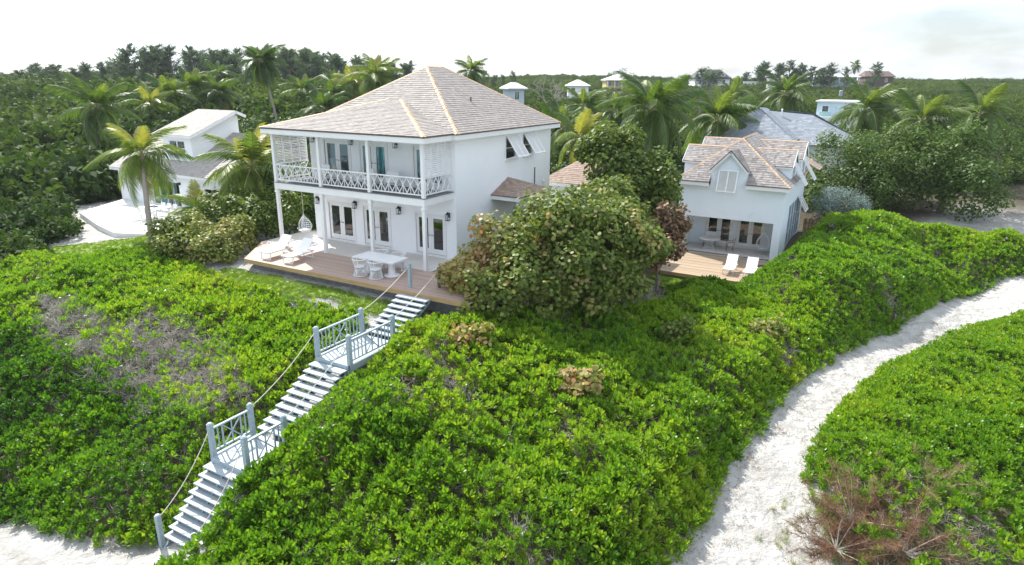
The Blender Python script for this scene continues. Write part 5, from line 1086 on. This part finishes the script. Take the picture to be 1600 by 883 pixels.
SGL = [(12.3,-1.5,.55,.95),(11.6,-1.1,.1,.7),(13.0,.3,1.6,1.45),(14.1,2.3,2.1,1.8),(15.7,3.3,1.7,1.75),(15.5,1.2,.9,1.5),(14.2,-.7,.7,1.25),(16.7,4.7,1.1,1.5),(13.2,-1.9,.2,.8),(16.7,2.6,.3,1.1),(15.0,4.6,1.9,1.3),(12.5,.0,.7,1.1),(13.9,-1.7,-.1,.8),(15.3,-.1,-.2,.95),(16.6,1.5,-.35,.85),(17.2,3.4,-.3,.9),(14.9,6.4,1.9,1.4),(14.3,8.3,2.3,1.4),(16.0,6.4,.8,1.25),(15.6,8.4,1.2,1.1)]
leafy('sea_grape_tree', 'big spreading sea grape bush with round olive and bronze leaves between the two houses', 'tree', (14.6,1.2,-1.2), SGL, 36000, .18, sg, 'round', 601,
      lambda P, d, k, r: .20+.2*fbm(P[:,0]*.8+P[:,2], P[:,1]*.8+14, 5, 3)+r.normal(0, .10, len(P))+.55*np.exp(-((P[:,0]+2.4)**2+(P[:,1]+2.5)**2)/2.6)+.35*(fbm(P[:,0]*1.1+P[:,2]*.7, P[:,1]*1.1, 15, 2) > .38)+(r.rand(len(P)) < .06)*.35, .16, wd=.95)
leafy('sea_grape_tree', 'taller darker sea grape tree rising behind the big round leaved bush', 'tree', (13.8,12.3,-1.4), [(12.9,12,3.9,1.7),(13.9,12.2,2.9,1.8),(15.1,12.4,1.8,1.8),(12.1,13.1,4.9,.9),(14.6,11.4,.6,1.6),(16.0,11.6,.4,1.3),(12.6,11.2,1.6,1.6)], 15000, .20, sg, 'round', 602,
      lambda P, d, k, r: .10+.18*fbm(P[:,0]*.8, P[:,1]*.8+P[:,2], 6, 3)+r.normal(0, .09, len(P)), .15, wd=.95)
for i, (x, y, n, tn, lab) in enumerate([(18.2,-3.9,520,.62,'pale pinkish sea grape seedling poking out of the green dune shrubs'),(22.6,6.2,480,.42,'dull grey green sea grape seedling among the shrubs near the path'),(19.6,3.4,420,.15,'dark sea grape seedling in the shrubs in front of the cottage deck'),(14.0,-4.2,300,.7,'small rusty sea grape seedling close below the big round bush')]):
    z = h1(x, y); leafy('sea_grape_seedling', lab, 'shrub', (x, y, z), [(x-.3, y, z+1.15, .42), (x+.35, y+.2, z+1.2, .45), (x, y-.35, z+1.0, .36)], n, .17, sg, 'round', 660+i, lambda P, d, k, r, tn=tn: tn+r.normal(0, .14, len(P)), .03, wd=.95)
leafy('bronze_tree', 'small tree with reddish bronze dying leaves beside the cottage porch', 'tree', (16.6,10.0,-2.3), [(16.7,10.6,1.2,1.05),(16.8,9.3,.1,1.0),(16.2,9.9,-.6,.9),(17.1,10.2,.4,.7)], 3600, .17, br_, 'round', 603, lambda P, d, k, r: .35+.3*fbm(P[:,0]*1.5, P[:,2]*1.5, 7, 2)+r.normal(0, .2, len(P)), .08, shell=.35)
leafy('bushy_tree', 'large dark green leafy tree right of the cottage', 'tree', (24.2,36.5,-1.6), [(22.6,36.2,1.7,2.7),(24.6,34.6,.3,2.5),(25.9,39.6,1.9,2.9),(22.2,33.2,-.1,1.6),(27.2,36.8,1.0,2.4)], 26000, .19, bl, 'round', 604, lambda P, d, k, r: .56+.25*fbm(P[:,0]*.6+P[:,2], P[:,1]*.6, 8, 3)+r.normal(0, .13, len(P)), .25, wd=.7)
leafy('bushy_tree', 'dark green leafy tree at the far right behind the dune shrubs', 'tree', (30.2,37.5,-1.6), [(29.0,37.3,1.6,2.8),(31.8,36.2,.8,2.6),(31,39,2.6,2.6)], 9000, .24, bl, 'round', 605, lambda P, d, k, r: .5+.25*fbm(P[:,0]*.6, P[:,1]*.6+P[:,2], 9, 3)+r.normal(0, .13, len(P)), .25, wd=.7)
leafy('silver_bush', 'silvery blue green buttonwood bush at the back corner of the cottage', 'bush', (23.3,28.6,-2.0), [(22.7,28.2,-.1,1.0),(24.0,28.9,.1,1.25),(23.3,29.0,.4,.9),(25.0,29.4,-.3,.8)], 6500, .13, sv, 'long', 606, lambda P, d, k, r: .5+.3*fbm(P[:,0]*1.4, P[:,2]*1.4, 10, 2)+r.normal(0, .2, len(P)), .09, wd=.35, shell=.4)
# shrubs round the veranda and the neighbour
for i, (lb, n, m_, tn, lab) in enumerate([
    ([(-1.9,-2.4,.15,.85),(-3.2,-2.2,.2,1.0),(-2.3,-1.2,.5,1.0)], 5200, sg, .42, 'round leaved sea grape shrub with pale blotched leaves at the left deck end'),
    ([(-4.6,-1.6,.25,1.1),(-5.9,-2.4,0,1.0),(-4.2,-2.9,-.05,.9)], 5200, sg, .30, 'yellow green sea grape shrub beside the leaning palm'),
    ([(-3.2,.8,.9,1.2),(-4.6,1.4,1.0,1.3),(-2.6,2.6,1.1,1.2)], 6000, sg, .08, 'dark green sea grape shrub left of the veranda'),
    ([(-6.6,.9,.3,1.1),(-7.6,2.4,.5,1.2),(-6.0,3.2,.8,1.3)], 5600, sg, .04, 'dark green shrub below the young palm'),
    ([(-4.5,5.5,1.3,1.7),(-6.5,6.4,1.2,1.7),(-3.2,7.4,1.4,1.6)], 7000, bl, .62, 'fresh green leafy shrub behind the hanging chair'),
    ([(-2.0,4.6,.4,1.0),(-1.3,3.9,.1,.8)], 2600, bl, .35, 'low dark shrub against the left wall of the big house')]):
    leafy('shrub', lab, 'shrub', (lb[0][0], lb[0][1], h1(lb[0][0], lb[0][1])), lb, n, .155 if m_ is sg else .17, m_, 'round', 620+i, lambda P, d, k, r, tn=tn: tn+.2*fbm(P[:,0]*1.1, P[:,1]*1.1+P[:,2], 11, 2)+r.normal(0, .13, len(P)), .06, wd=.9)
lb = [(16.2,8.0,-1.4,.8),(16.9,7.2,-1.5,.8),(17.0,8.6,-1.6,.6)]
t = thing('dry_bush', 'dry leafless grey bush on sand in front of the cottage deck', 'bush', (16.6,8.0,-2.4)); mb = MB(); pr = random.Random(3); r0 = Vector((0, 0, -.2))
for k in range(80):
    d = Vector((pr.gauss(0, .8), pr.gauss(0, .8), abs(pr.gauss(.7, .4)))).normalized(); p = [r0, r0+d*.5, r0+d*.9+Vector((pr.gauss(0, .15), pr.gauss(0, .15), pr.gauss(0, .1))), r0+d*pr.uniform(1.1, 1.6)+Vector((pr.gauss(0, .3), pr.gauss(0, .3), pr.gauss(0, .2)))]; mb.tube(p, [.02, .014, .009, .004], 3, pr.random(), cap=False)
mb.build('branches', MT['twig'], t)
# dry needle shrub by the path
nd = leafmat('needle', [(.15,.075,.05), (.24,.135,.085), (.30,.21,.13), (.17,.21,.08)], False, .15, .7, .2)
def needle_bush(label, base, sz, seed, tn):
    r = np.random.RandomState(seed); t = thing('casuarina_shrub', label, 'shrub', base); mb = MB(); P = []; D = []; T = []
    for k in range(34):
        d = np.array([r.normal(0, 1), r.normal(0, 1), abs(r.normal(.5, .35))]); d /= np.linalg.norm(d); L = sz*r.uniform(.6, 1.15); pts = [d*L*q/4+np.array([0, 0, -.10*L*(q/4)**2])+r.normal(0, .03, 3)*q/4 for q in range(5)]
        mb.tube([tuple(p) for p in pts], [.022, .017, .012, .008, .003], 4, cap=False); tb_ = tn+r.normal(0, .22)
        for q in range(130):
            a = r.uniform(.25, 1); i = min(int(a*4), 3); f_ = a*4-i; P.append(pts[i]*(1-f_)+pts[i+1]*f_); dd = d+r.normal(0, .55, 3); D.append(dd); T.append(tb_+r.normal(0, .1))
    mb.build('branches', MT['twig'], t); P = np.array(P); link(leaf_mesh('needles', P, r.normal(size=P.shape), sz*.17*r.uniform(.7, 1.3, len(P)), .012, 'tri', nd, np.clip(T, 0, 1), r.uniform(-.5, .5, len(P)), D=np.array(D)), 'needles', t)
for i, (x, y, s_, tn, lab) in enumerate([(26.9,-3.6,1.5,.18,'dry reddish casuarina shrub on the bank at the near end of the path'), (26.6,-4.9,1.1,.12,'low reddish brown shrub lying on the sand at the bottom right'), (27.5,-2.2,1.5,.55,'half dry feathery shrub on the bank with greenish and reddish twigs'), (28.2,-4.2,1.6,.3,'dry brown feathery shrub behind the reddish one on the bank'), (28.6,-1.0,1.5,.8,'olive green feathery shrub higher on the bank')]):
    needle_bush(lab, (x, y, h1(x, y)+.30), s_*1.15, 650+i, tn)

# coconut palms: every frond is a part
pm = leafmat('palm_leaflet', [(.035,.075,.02), (.075,.135,.028), (.14,.205,.035), (.25,.28,.055), (.38,.30,.11)], False, .38, .42, .35)
rm = mat('frond_rib', (.22,.24,.08), (.34,.32,.14), 3, .6)
def frond_mesh(seed, droop, tn, npair=54, wl=.30, sag=.85):
    r = np.random.RandomState(seed); xs = np.linspace(0, 1, 13); zz = .10*np.sin(xs*PI*.8)-droop*xs**2.2; xx = xs*(1-.22*droop*xs); mb = MB()
    mb.tube([(xx[i], 0, zz[i]) for i in range(13)], list(np.interp(xs, [0, .2, 1], [.016, .009, .002])), 3, cap=False)
    V = list(mb.v); F = list(mb.f); T = [tn]*len(F); lf = [0.]*len(F); nr = len(F)
    for s_ in np.linspace(.17, .995, npair):
        p = np.array([np.interp(s_, xs, xx), 0, np.interp(s_, xs, zz)]); sl = np.array([np.interp(min(s_+.02, 1), xs, xx)-np.interp(s_-.02, xs, xx), 0, np.interp(min(s_+.02, 1), xs, zz)-np.interp(s_-.02, xs, zz)]); sl /= np.linalg.norm(sl)
        L = wl*math.sin(PI*min(.10+.86*(s_-.1), 1)**.75)*r.uniform(.85, 1.1)+.04; ang = math.radians(np.interp(s_, [0, 1], [72, 28]))
        for sd in (-1, 1):
            d = sl*math.cos(ang)+np.array([0, sd, 0])*math.sin(ang); d[2] += r.normal(-.03, .10); w = sl*.0115*r.uniform(.8, 1.2); dn = np.array([0, 0, -1.])
            m_ = p+d*L*.5+dn*L*sag*.18; e = p+d*L*.9+dn*L*sag*r.uniform(.5, .9); k = len(V)
            V += [tuple(p-w*.7), tuple(p+w*.7), tuple(m_+w), tuple(m_-w), tuple(e)]; F += [(k, k+1, k+2, k+3), (k+3, k+2, k+4)]; v = r.uniform(-.5, .5); T += [tn+r.normal(0, .05)]*2; lf += [v]*2
    me_ = bpy.data.meshes.new('frond'); me_.from_pydata([tuple(map(float, v)) for v in V], [], F)
    for nm, a_ in (('tint', T), ('leaf', lf)): a = me_.attributes.new(nm, 'FLOAT', 'FACE'); a.data.foreach_set('value', np.clip(np.array(a_, dtype=np.float32), -1, 1))
    me_.materials.append(pm); me_.materials.append(rm); me_.polygons.foreach_set('material_index', [1]*nr+[0]*(len(F)-nr)); me_.update(); return me_
FR = {}
for q, tn in enumerate((.12, .32, .52, .80)):
    FR[q] = [frond_mesh(700+q*10+i, dr, tn) for i, dr in enumerate((.18, .42, .75))]
NUTS = MB()
for k in range(7): NUTS.lathe((.16*math.cos(k*.9), .16*math.sin(k*.9), -.28-.05*(k % 3)), [(.02, 0), (.09, .05), (.11, .13), (.08, .22), (.02, .27)], 7)
nutme = NUTS.mesh('nuts', mat('coconut', (.20,.20,.05), (.34,.28,.08), 4, .5))
def palm(label, base, top, fl, n, seed, tone=1, r0=.15, lean=(0, 0), lo=-48, wind=(.0, 0), nuts=True, group=None):
    r = random.Random(seed); t = thing('coconut_palm', label, 'palm tree', base, 0, group); b = Vector((0, 0, 0)); e = Vector(top)-Vector(base); pts = []
    for i in range(9):
        s_ = i/8; p = b.lerp(e, s_); bow = math.sin(PI*s_); p.x += lean[0]*bow; p.y += lean[1]*bow; pts.append(p)
    pts[0].z -= .3
    mb = MB(); mb.tube(pts, [r0*1.5, r0*1.1, r0, r0*.95, r0*.9, r0*.86, r0*.82, r0*.8, r0*.75], 9); mb.build('trunk', MT['bark'], t, smooth=True)
    for i in range(n):
        u_ = (i+.5)/n; el = math.radians(82-(82-lo)*u_**.85+r.uniform(-7, 7)); az = i*2.39996+r.uniform(-.25, .25); q = min(3, max(0, tone+(1 if u_ < .15 else 0)+(2 if u_ > .93 and r.random() < .6 else 0)-(1 if r.random() < .3 else 0)))
        k = 0 if u_ < .3 else (1 if u_ < .62 else 2); me_ = FR[q][min(2, max(0, k+r.choice((-1, 0, 0, 0, 1))))]; d = Vector((math.cos(az)*math.cos(el)+wind[0], math.sin(az)*math.cos(el)+wind[1], math.sin(el))).normalized()
        side = Vector((-math.sin(az), math.cos(az), 0)); side = (side-d*side.dot(d)).normalized(); upv = d.cross(side); Mx = Matrix((d, side, upv)).transposed().to_4x4() @ Matrix.Rotation(r.uniform(-.35, .35), 4, 'X'); s_ = fl*r.uniform(.82, 1.1)*(.75 if u_ < .12 else 1)
        o = link(me_, 'frond', t); o.matrix_local = Matrix.Translation(e+Vector((0, 0, .05))) @ Mx @ Matrix.Scale(s_, 4)
    if nuts: o = link(nutme, 'coconuts', t); o.location = e; o.scale = (.8, .8, .8)
    return t
palm('leaning coconut palm with bare grey trunk on the lawn at the far left', (-8.1,-1.9,h1(-8.1,-1.9)), (-10.3,-.4,3.9), 2.5, 19, 801, 2, .15, (.25, -.2))
palm('coconut palm with shaggy crown standing just left of the veranda', (-7.3,4.3,-.7), (-6.6,3.9,3.0), 3.3, 24, 802, 2, .16)
palm('short young coconut palm by the neighbour terrace', (-10.4,2.5,-.7), (-10.3,2.5,.3), 2.2, 11, 803, 2, .12, lo=-8, nuts=False)
def W(lat, dist): return (26.2+.869*lat-.494*dist, -22.5+.494*lat+.869*dist)
PALMS = [  # label, crown point, frond length, count, tone, trunk height shown
 ('tall coconut palm with long bare trunk standing above the woods on the left', (-38.0,32.0,9.9), 3.0, 26, 0), ('largest coconut palm in the middle, windblown yellow green crown behind the sea grape tree', (8.4,31.6,5.7), 4.4, 30, 1),
 ('broad dark coconut palm just right of the largest central palm', (11.9,40.2,4.7), 4.2, 24, 1), ('upright coconut palm above the grey shingled roof', (13.0,71.8,6.5), 4.0, 22, 1), ('coconut palm with pale trunk at the right in front of the blue building', (23.3,53.1,5.4), 3.9, 24, 1),
 ('coconut palm rising behind the left slope of the big roof', (-33.5,46.0,8.2), 4.2, 24, 2), ('brownish coconut palm just left of the one behind the big roof', (-39.7,48.2,7.3), 3.3, 18, 3), ('coconut palm showing over the right slope of the big roof near its peak', (-31.4,65.6,9.2), 3.6, 22, 1),
 ('coconut palm close behind the right rear corner of the big house', (1.9,28.8,4.2), 3.2, 22, 1), ('dark coconut palm further back over the right end of the big roof', (-5.4,49.2,5.2), 3.4, 22, 1), ('dark coconut palm below the yellow house', (-4.2,56,4.6), 3.2, 22, 1), ('small coconut palm between the central palms and the grey roof', (3.9,84.5,6.1), 3.2, 18, 1),
 ('low coconut palm behind the neighbour house, at the photo edge', (-48.2,24.4,4.9), 3.2, 20, 2), ('coconut palm behind the gable roof of the neighbour house', (-51.5,28.9,5.9), 3.4, 20, 1), ('coconut palm in the woods above the ridge of the neighbour roof', (-53.8,33.9,6.6), 3.8, 22, 1), ('coconut palm in the woods left of the tall bare trunk', (-50.5,35.2,6.1), 3.4, 22, 1),
 ('coconut palm in the woods right of the tall bare trunk', (-45.3,44.8,6.4), 3.4, 22, 1), ('coconut palm in the woods above the left eave of the big house', (-38,43.0,5.9), 3.6, 22, 1), ('coconut palm in the woods halfway between tall palm and big roof', (-45.1,51,7.0), 3.6, 20, 0), ('shadowed low coconut palm above the veranda roof corner', (-30.6,33.8,4.6), 3.4, 22, 0),
 ('distant coconut palm in the wood line at the upper left', (-78.5,56.6,8.4), 3.6, 18, 0), ('yellowing drooping coconut palm between the big house and the sea grape tree', (6.2,22.5,4.0), 2.9, 18, 2), ('tiny coconut palm on the skyline beside the white villa', (11.4,235.9,13.6), 2.6, 14, 0),
 ('coconut palm at the right edge beyond the leafy tree', (28.2,49.7,4.8), 3.8, 22, 1), ('coconut palm beyond the neighbour house at the left border', (-37.6,12.5,5.3), 3.6, 22, 1), ('coconut palm in the distance at the right border', (33.8,65,5.0), 3.8, 20, 1), ('coconut palm low behind the rear outbuilding', (-1.5,33,3.6), 3.4, 20, 0)]
for i, (lab, tp, fl, n, tone) in enumerate(PALMS):
    rr = random.Random(900+i); bx = tp[0]+rr.uniform(-.9, .9) if i else -36.7; by_ = tp[1]+rr.uniform(-.9, .9) if i else 32.9; palm(lab, (bx, by_, h1(bx, by_)), tp, fl, n, 820+i, tone, .15 if tp[1] < 200 else .3, (rr.uniform(-.4, .4), rr.uniform(-.4, .4)), wind=(.26, .12))

# casuarinas on the skyline
cm = leafmat('casuarina_needle', [(.05,.082,.06), (.075,.118,.082), (.105,.15,.095)], False, .35, .7, .2)
def casuarina_mesh(seed, n=1500):
    r = np.random.RandomState(seed); tr = MB(); tr.tube([(0, 0, -.5), (.1, 0, 4), (.05, .1, 9.4)], [.2, .12, .03], 6); P = []; D = []; T = []
    nb = 46
    for b in range(nb):
        h = .10+.86*(b/nb)+r.normal(0, .02); az = r.uniform(0, 6.28); L = (2.6*(1-h)**.7+.55)*r.uniform(.55, 1.2); d = np.array([math.cos(az)*.8, math.sin(az)*.8, r.uniform(.35, 1.0)]); d /= np.linalg.norm(d); p0 = np.array([.05, 0, h*9.4]); tr.tube([tuple(p0), tuple(p0+d*L)], [.035, .006], 3, cap=False); tb_ = r.normal(.5, .2)
        for q in range(n//nb): a = r.uniform(.2, 1.05); P.append(p0+d*L*a+r.normal(0, .10, 3)); D.append(d*.9+r.normal(0, .42, 3)+np.array([0, 0, .25])); T.append(tb_+r.normal(0, .1))
    P = np.array(P); return tr.mesh('trunk', MT['wood']), leaf_mesh('crown', P, r.normal(size=P.shape), .75*r.uniform(.6, 1.3, len(P)), .13, 'tri', cm, np.clip(T, 0, 1), r.uniform(-.5, .5, len(P)), D=np.array(D))
CAS = [casuarina_mesh(950+i) for i in range(4)]; nC = 0
def casuarina(x, y, hgt, group, label):
    global nC
    r = random.Random(nC); t = thing('casuarina_tree', label, 'tree', (x, y, h1(x, y)-.2), r.uniform(0, 6.28), group); tr, cr = CAS[nC % 4]; s_ = hgt/9.6; wv = r.uniform(1.15, 1.7)
    for m_, nm in ((tr, 'trunk'), (cr, 'crown')): o = link(m_, nm, t); o.scale = (s_*wv, s_*wv, s_)
    nC += 1
rr = random.Random(5)
for i in range(84):
    lat = -112+i*1.06+rr.uniform(-.8, .8); d = 160+rr.uniform(-12, 12); x, y = W(lat, d); f_ = i/84; zt = np.interp(f_, [0, .1, .25, .36, .55, .8, 1], [10.0, 10.2, 11.5, 14.8, 14.2, 13.6, 11])+rr.uniform(-.9, 1.3); casuarina(x, y, max(zt-h1(x, y), 3.5), *(('casuarinas left of the tall palm', 'feathery casuarina in the long skyline row, left of the tall bare trunked palm') if i < 51 else ('casuarinas right of the tall palm', 'feathery casuarina in the skyline row between the tall bare trunked palm and the big roof')))
for i in range(8):
    lat = -18+i*2.6+rr.uniform(-1, 1); d = 190+rr.uniform(-8, 8); x, y = W(lat, d); casuarina(x, y, rr.uniform(3.2, 5.4), 'thin casuarinas right of the big roof', 'thin sparse casuarina on the skyline right of the big roof')
for i in range(20):
    lat = 72+i*1.45+rr.uniform(-.5, .5); d = 212+rr.uniform(-9, 9); x, y = W(lat, d); casuarina(x, y, np.interp(i, [0, 5, 10, 19], [5.2, 8.2, 7.6, 6.4])+rr.uniform(-1.2, 1.2), 'casuarinas on the right skyline', 'feathery casuarina in the clump between dark roof and white villa')
x, y = W(118, 224); casuarina(x, y, 8.5, None, 'single pointed conifer beside the white villa on the skyline'); x, y = W(56, 205); casuarina(x, y, 6.0, None, 'lone casuarina left of the dark roofed house')

# broadleaf trees and hillside scrub
def clump(name, seed, n, L, mt, flat=.25):
    r = np.random.RandomState(seed); lo = [(r.uniform(-.55, .55), r.uniform(-.55, .55), r.uniform(.25, .65), r.uniform(.4, .6)) for _ in range(6)]; P, d, k = crown_pts(lo, n, r, .6, .2, flat); return leaf_mesh(name, P, d*.7+np.array([0, 0, .4])+r.normal(0, .4, d.shape), L*r.uniform(.7, 1.3, n), L*.7, 'long', mt, None, r.uniform(-.5, .5, n))
hm = leafmat('scrub_leaf', [(.028,.055,.018), (.05,.092,.022), (.08,.125,.028), (.115,.155,.04), (.16,.17,.07)], True, .3, .7, .12)
CL = [clump('scrub_clump', 970+i, 420, .20, hm) for i in range(5)]
FOOT = [(-46,166,6),(-39,122,3.5),(-31,78,2.4),(-33.5,222,9),(5.2,233,9),(17.5,250,6),(-8.3,196,3.5),(20.5,70,5),(17,44,7.5),(18,24,8.5),(-16,8,10),(4.5,7,10.5),(9.8,15.8,3.6),(2.2,72.4,.6),(18.8,87.6,.6)]
def scrub(name, lat0, lat1, d0, d1, n, sc, tone, label, seed, pw=.5, keep=None):
    r = np.random.RandomState(seed); d = d0+(d1-d0)*r.rand(n)**pw; lat = np.interp(d, [d0, d1], [lat0[0], lat1[0]])+(np.interp(d, [d0, d1], [lat0[1], lat1[1]])-np.interp(d, [d0, d1], [lat0[0], lat1[0]]))*r.rand(n)
    x = 26.2+.869*lat-.494*d; y = -22.5+.494*lat+.869*d; k = np.ones(n, bool)
    for fx, fy, fr in FOOT: k &= np.hypot(x-fx, y-fy) > fr
    # keep sight lines open in front of the far houses
    if keep is not None: k &= keep(x, y, lat, d)
    x, y, d = x[k], y[k], d[k]; n = len(x); s_ = r.uniform(*sc, n)*(1+.45*(fbm(x*.05, y*.05, seed, 2)))
    for fx, fy, fr in FOOT[:7]:
        fd = (fx-26.2)*-.494+(fy+22.5)*.869; fl = ((fx-26.2)*.869+(fy+22.5)*.494); la = (x-26.2)*.869+(y+22.5)*.494; near = (np.abs(la/d-fl/fd)*fd < fr) & (d < fd) & (d > fd*.7); s_ = np.where(near, np.minimum(s_, .75), s_)
    scatter(name, np.stack([x, y, H(x, y)-.15*s_], 1), np.stack([r.normal(0, .12, n), r.normal(0, .12, n), r.uniform(0, 6.28, n)], 1), s_, np.clip(tone+.34*fbm(x*.045, y*.045, seed+3, 3)+r.normal(0, .12, n), 0, 1), CL, kind='stuff', label=label, cat='scrub')
scrub('hillside_scrub', (-70, 62), (-260, 240), 62, 320, 12500, (.9, 2.0), .46, 'rolling green scrub covering the low hills behind the houses', 31, .62)
scrub('woodland', (-64, 8), (-118, -42), 46, 150, 2000, (1.5, 4.2), .34, 'dark mixed woodland between the houses and the hills', 33, .8)
scrub('woodland', (2, 56), (10, 90), 60, 110, 800, (1.2, 2.2), .42, 'green undergrowth between the cottage and the hillside', 35, .8, lambda x, y, la, d: True)
scrub('woodland', (-52, -26), (-60, -26), 30, 50, 420, (1.0, 1.9), .32, 'dense shrubs behind the neighbour house and the left wall of the big house', 37, .8)
x = RS.uniform(-1, 13, 260); y = RS.uniform(18.6, 38, 260); k = np.ones(260, bool); k &= ~((x > 10.5) & (y > 37)); x, y = x[k], y[k]; n = len(x)
scatter('woodland', np.stack([x, y, H(x, y)], 1), np.stack([np.zeros(n), np.zeros(n), RS.uniform(0, 6.28, n)], 1), RS.uniform(.9, 1.9, n), np.clip(RS.normal(.25, .15, n), 0, 1), CL, kind='stuff', label='dark undergrowth behind the rear outbuilding and the sea grape tree', cat='scrub')
TREES = [((3.2,26.5),3.6,2.2,.20,'dark rounded tree in shade behind the rear outbuilding'),((-2.5,26.0),4.4,2.2,.45,'olive green tree just behind the right end of the big roof'),((6.5,33),4.0,2.3,.3,'green tree left of the largest central palm'),((11.2,30.5),3.3,1.8,.35,'green tree between the largest central palm and the cottage roof'),((9.5,25),4.0,1.9,.15,'deep green tree directly behind the tall sea grape tree'),
  ((-58,30),6.0,3.2,.25,'dark tree at the left photo edge behind the neighbour house'),((-64,40),6.2,3.4,.3,'broad dark tree in the left woods below the skyline'),((-45,25),4.0,2.5,.25,'tree behind the shaggy palm crown left of the veranda roof'),((-30,25),4.5,2.6,.3,'tree just above the left eave of the veranda roof'),((21.8,60),4.0,2.4,.4,'green tree left of the pale blue building'),((27.5,60),4.6,2.6,.4,'green tree right of the pale blue building'),
  ((33,50),4.5,3.0,.35,'green tree at the right border beyond the dune'),((-22,50),6.3,3.0,.45,'olive tree beyond the right slope of the big roof'),((-12,60),5.6,3.0,.4,'green tree beyond the right rear corner of the big roof'),((3,95),6.6,3.4,.45,'light green tree on the slope below the dark roofed house'),((-30,210),12.6,3.4,.3,'rounded dark tree on the skyline left of the dark roofed house'),((-58,200),12.4,4.2,.35,'broad rounded tree crown on the skyline above the yellow house')]
for i, ((x, y), zt, rad, tn, lab) in enumerate(TREES):
    r = random.Random(i+40); z0_ = h1(x, y); lb = [(x+r.uniform(-.7, .7)*rad, y+r.uniform(-.7, .7)*rad, zt-rad*.6-r.uniform(0, .9)*rad, rad*r.uniform(.5, .8)) for _ in range(6)]
    leafy('broadleaf_tree', lab, 'tree', (x, y, z0_), lb, 2600, .26 if y < 100 else .42, bl, 'long', 1000+i, lambda P, d, k, r, tn=tn: tn+.25*fbm(P[:,0]*.6+P[:,2]*.3, P[:,1]*.6, 12, 2)+r.normal(0, .13, len(P)), .16, wd=.7)
# leafless grey tree right of the big roof
t = thing('bare_tree', 'leafless grey tree on the slope just right of the big roof', 'tree', (-21.5,72,h1(-21.5,72))); mb = MB(); pr = random.Random(77)
def grow(p, d, L, rr_, k):
    q = p+d*L; mb.tube([p, p.lerp(q, .5)+Vector((pr.gauss(0, .05), pr.gauss(0, .05), 0))*L, q], [rr_, rr_*.8, rr_*.6], 4, .3+.6*pr.random(), cap=False)
    if k:
        for _ in range(3): grow(q, (d+Vector((pr.gauss(0, .55), pr.gauss(0, .55), pr.gauss(.1, .35)))).normalized(), L*pr.uniform(.6, .8), rr_*.55, k-1)
for _ in range(4): grow(Vector((0, 0, -.3)), Vector((pr.gauss(0, .5), pr.gauss(0, .5), 1)).normalized(), 2.2, .10, 4)
mb.build('branches', MT['twig'], t)

# ------------------------------------------------------------------ light sea air
hz = bpy.data.materials.new('sea_air'); hz.use_nodes = True; ht = hz.node_tree; ht.nodes.clear()
ho = N(ht, 'ShaderNodeOutputMaterial'); hv = N(ht, 'ShaderNodeVolumePrincipled'); hv.inputs['Color'].default_value = (.86,.93,1,1); hv.inputs['Density'].default_value = .00018; hv.inputs['Anisotropy'].default_value = .2
ht.links.new(hv.outputs[0], ho.inputs['Volume'])
MB().box(-420, 330, -60, 420, -8, 24).build('haze', hz, kind='stuff')
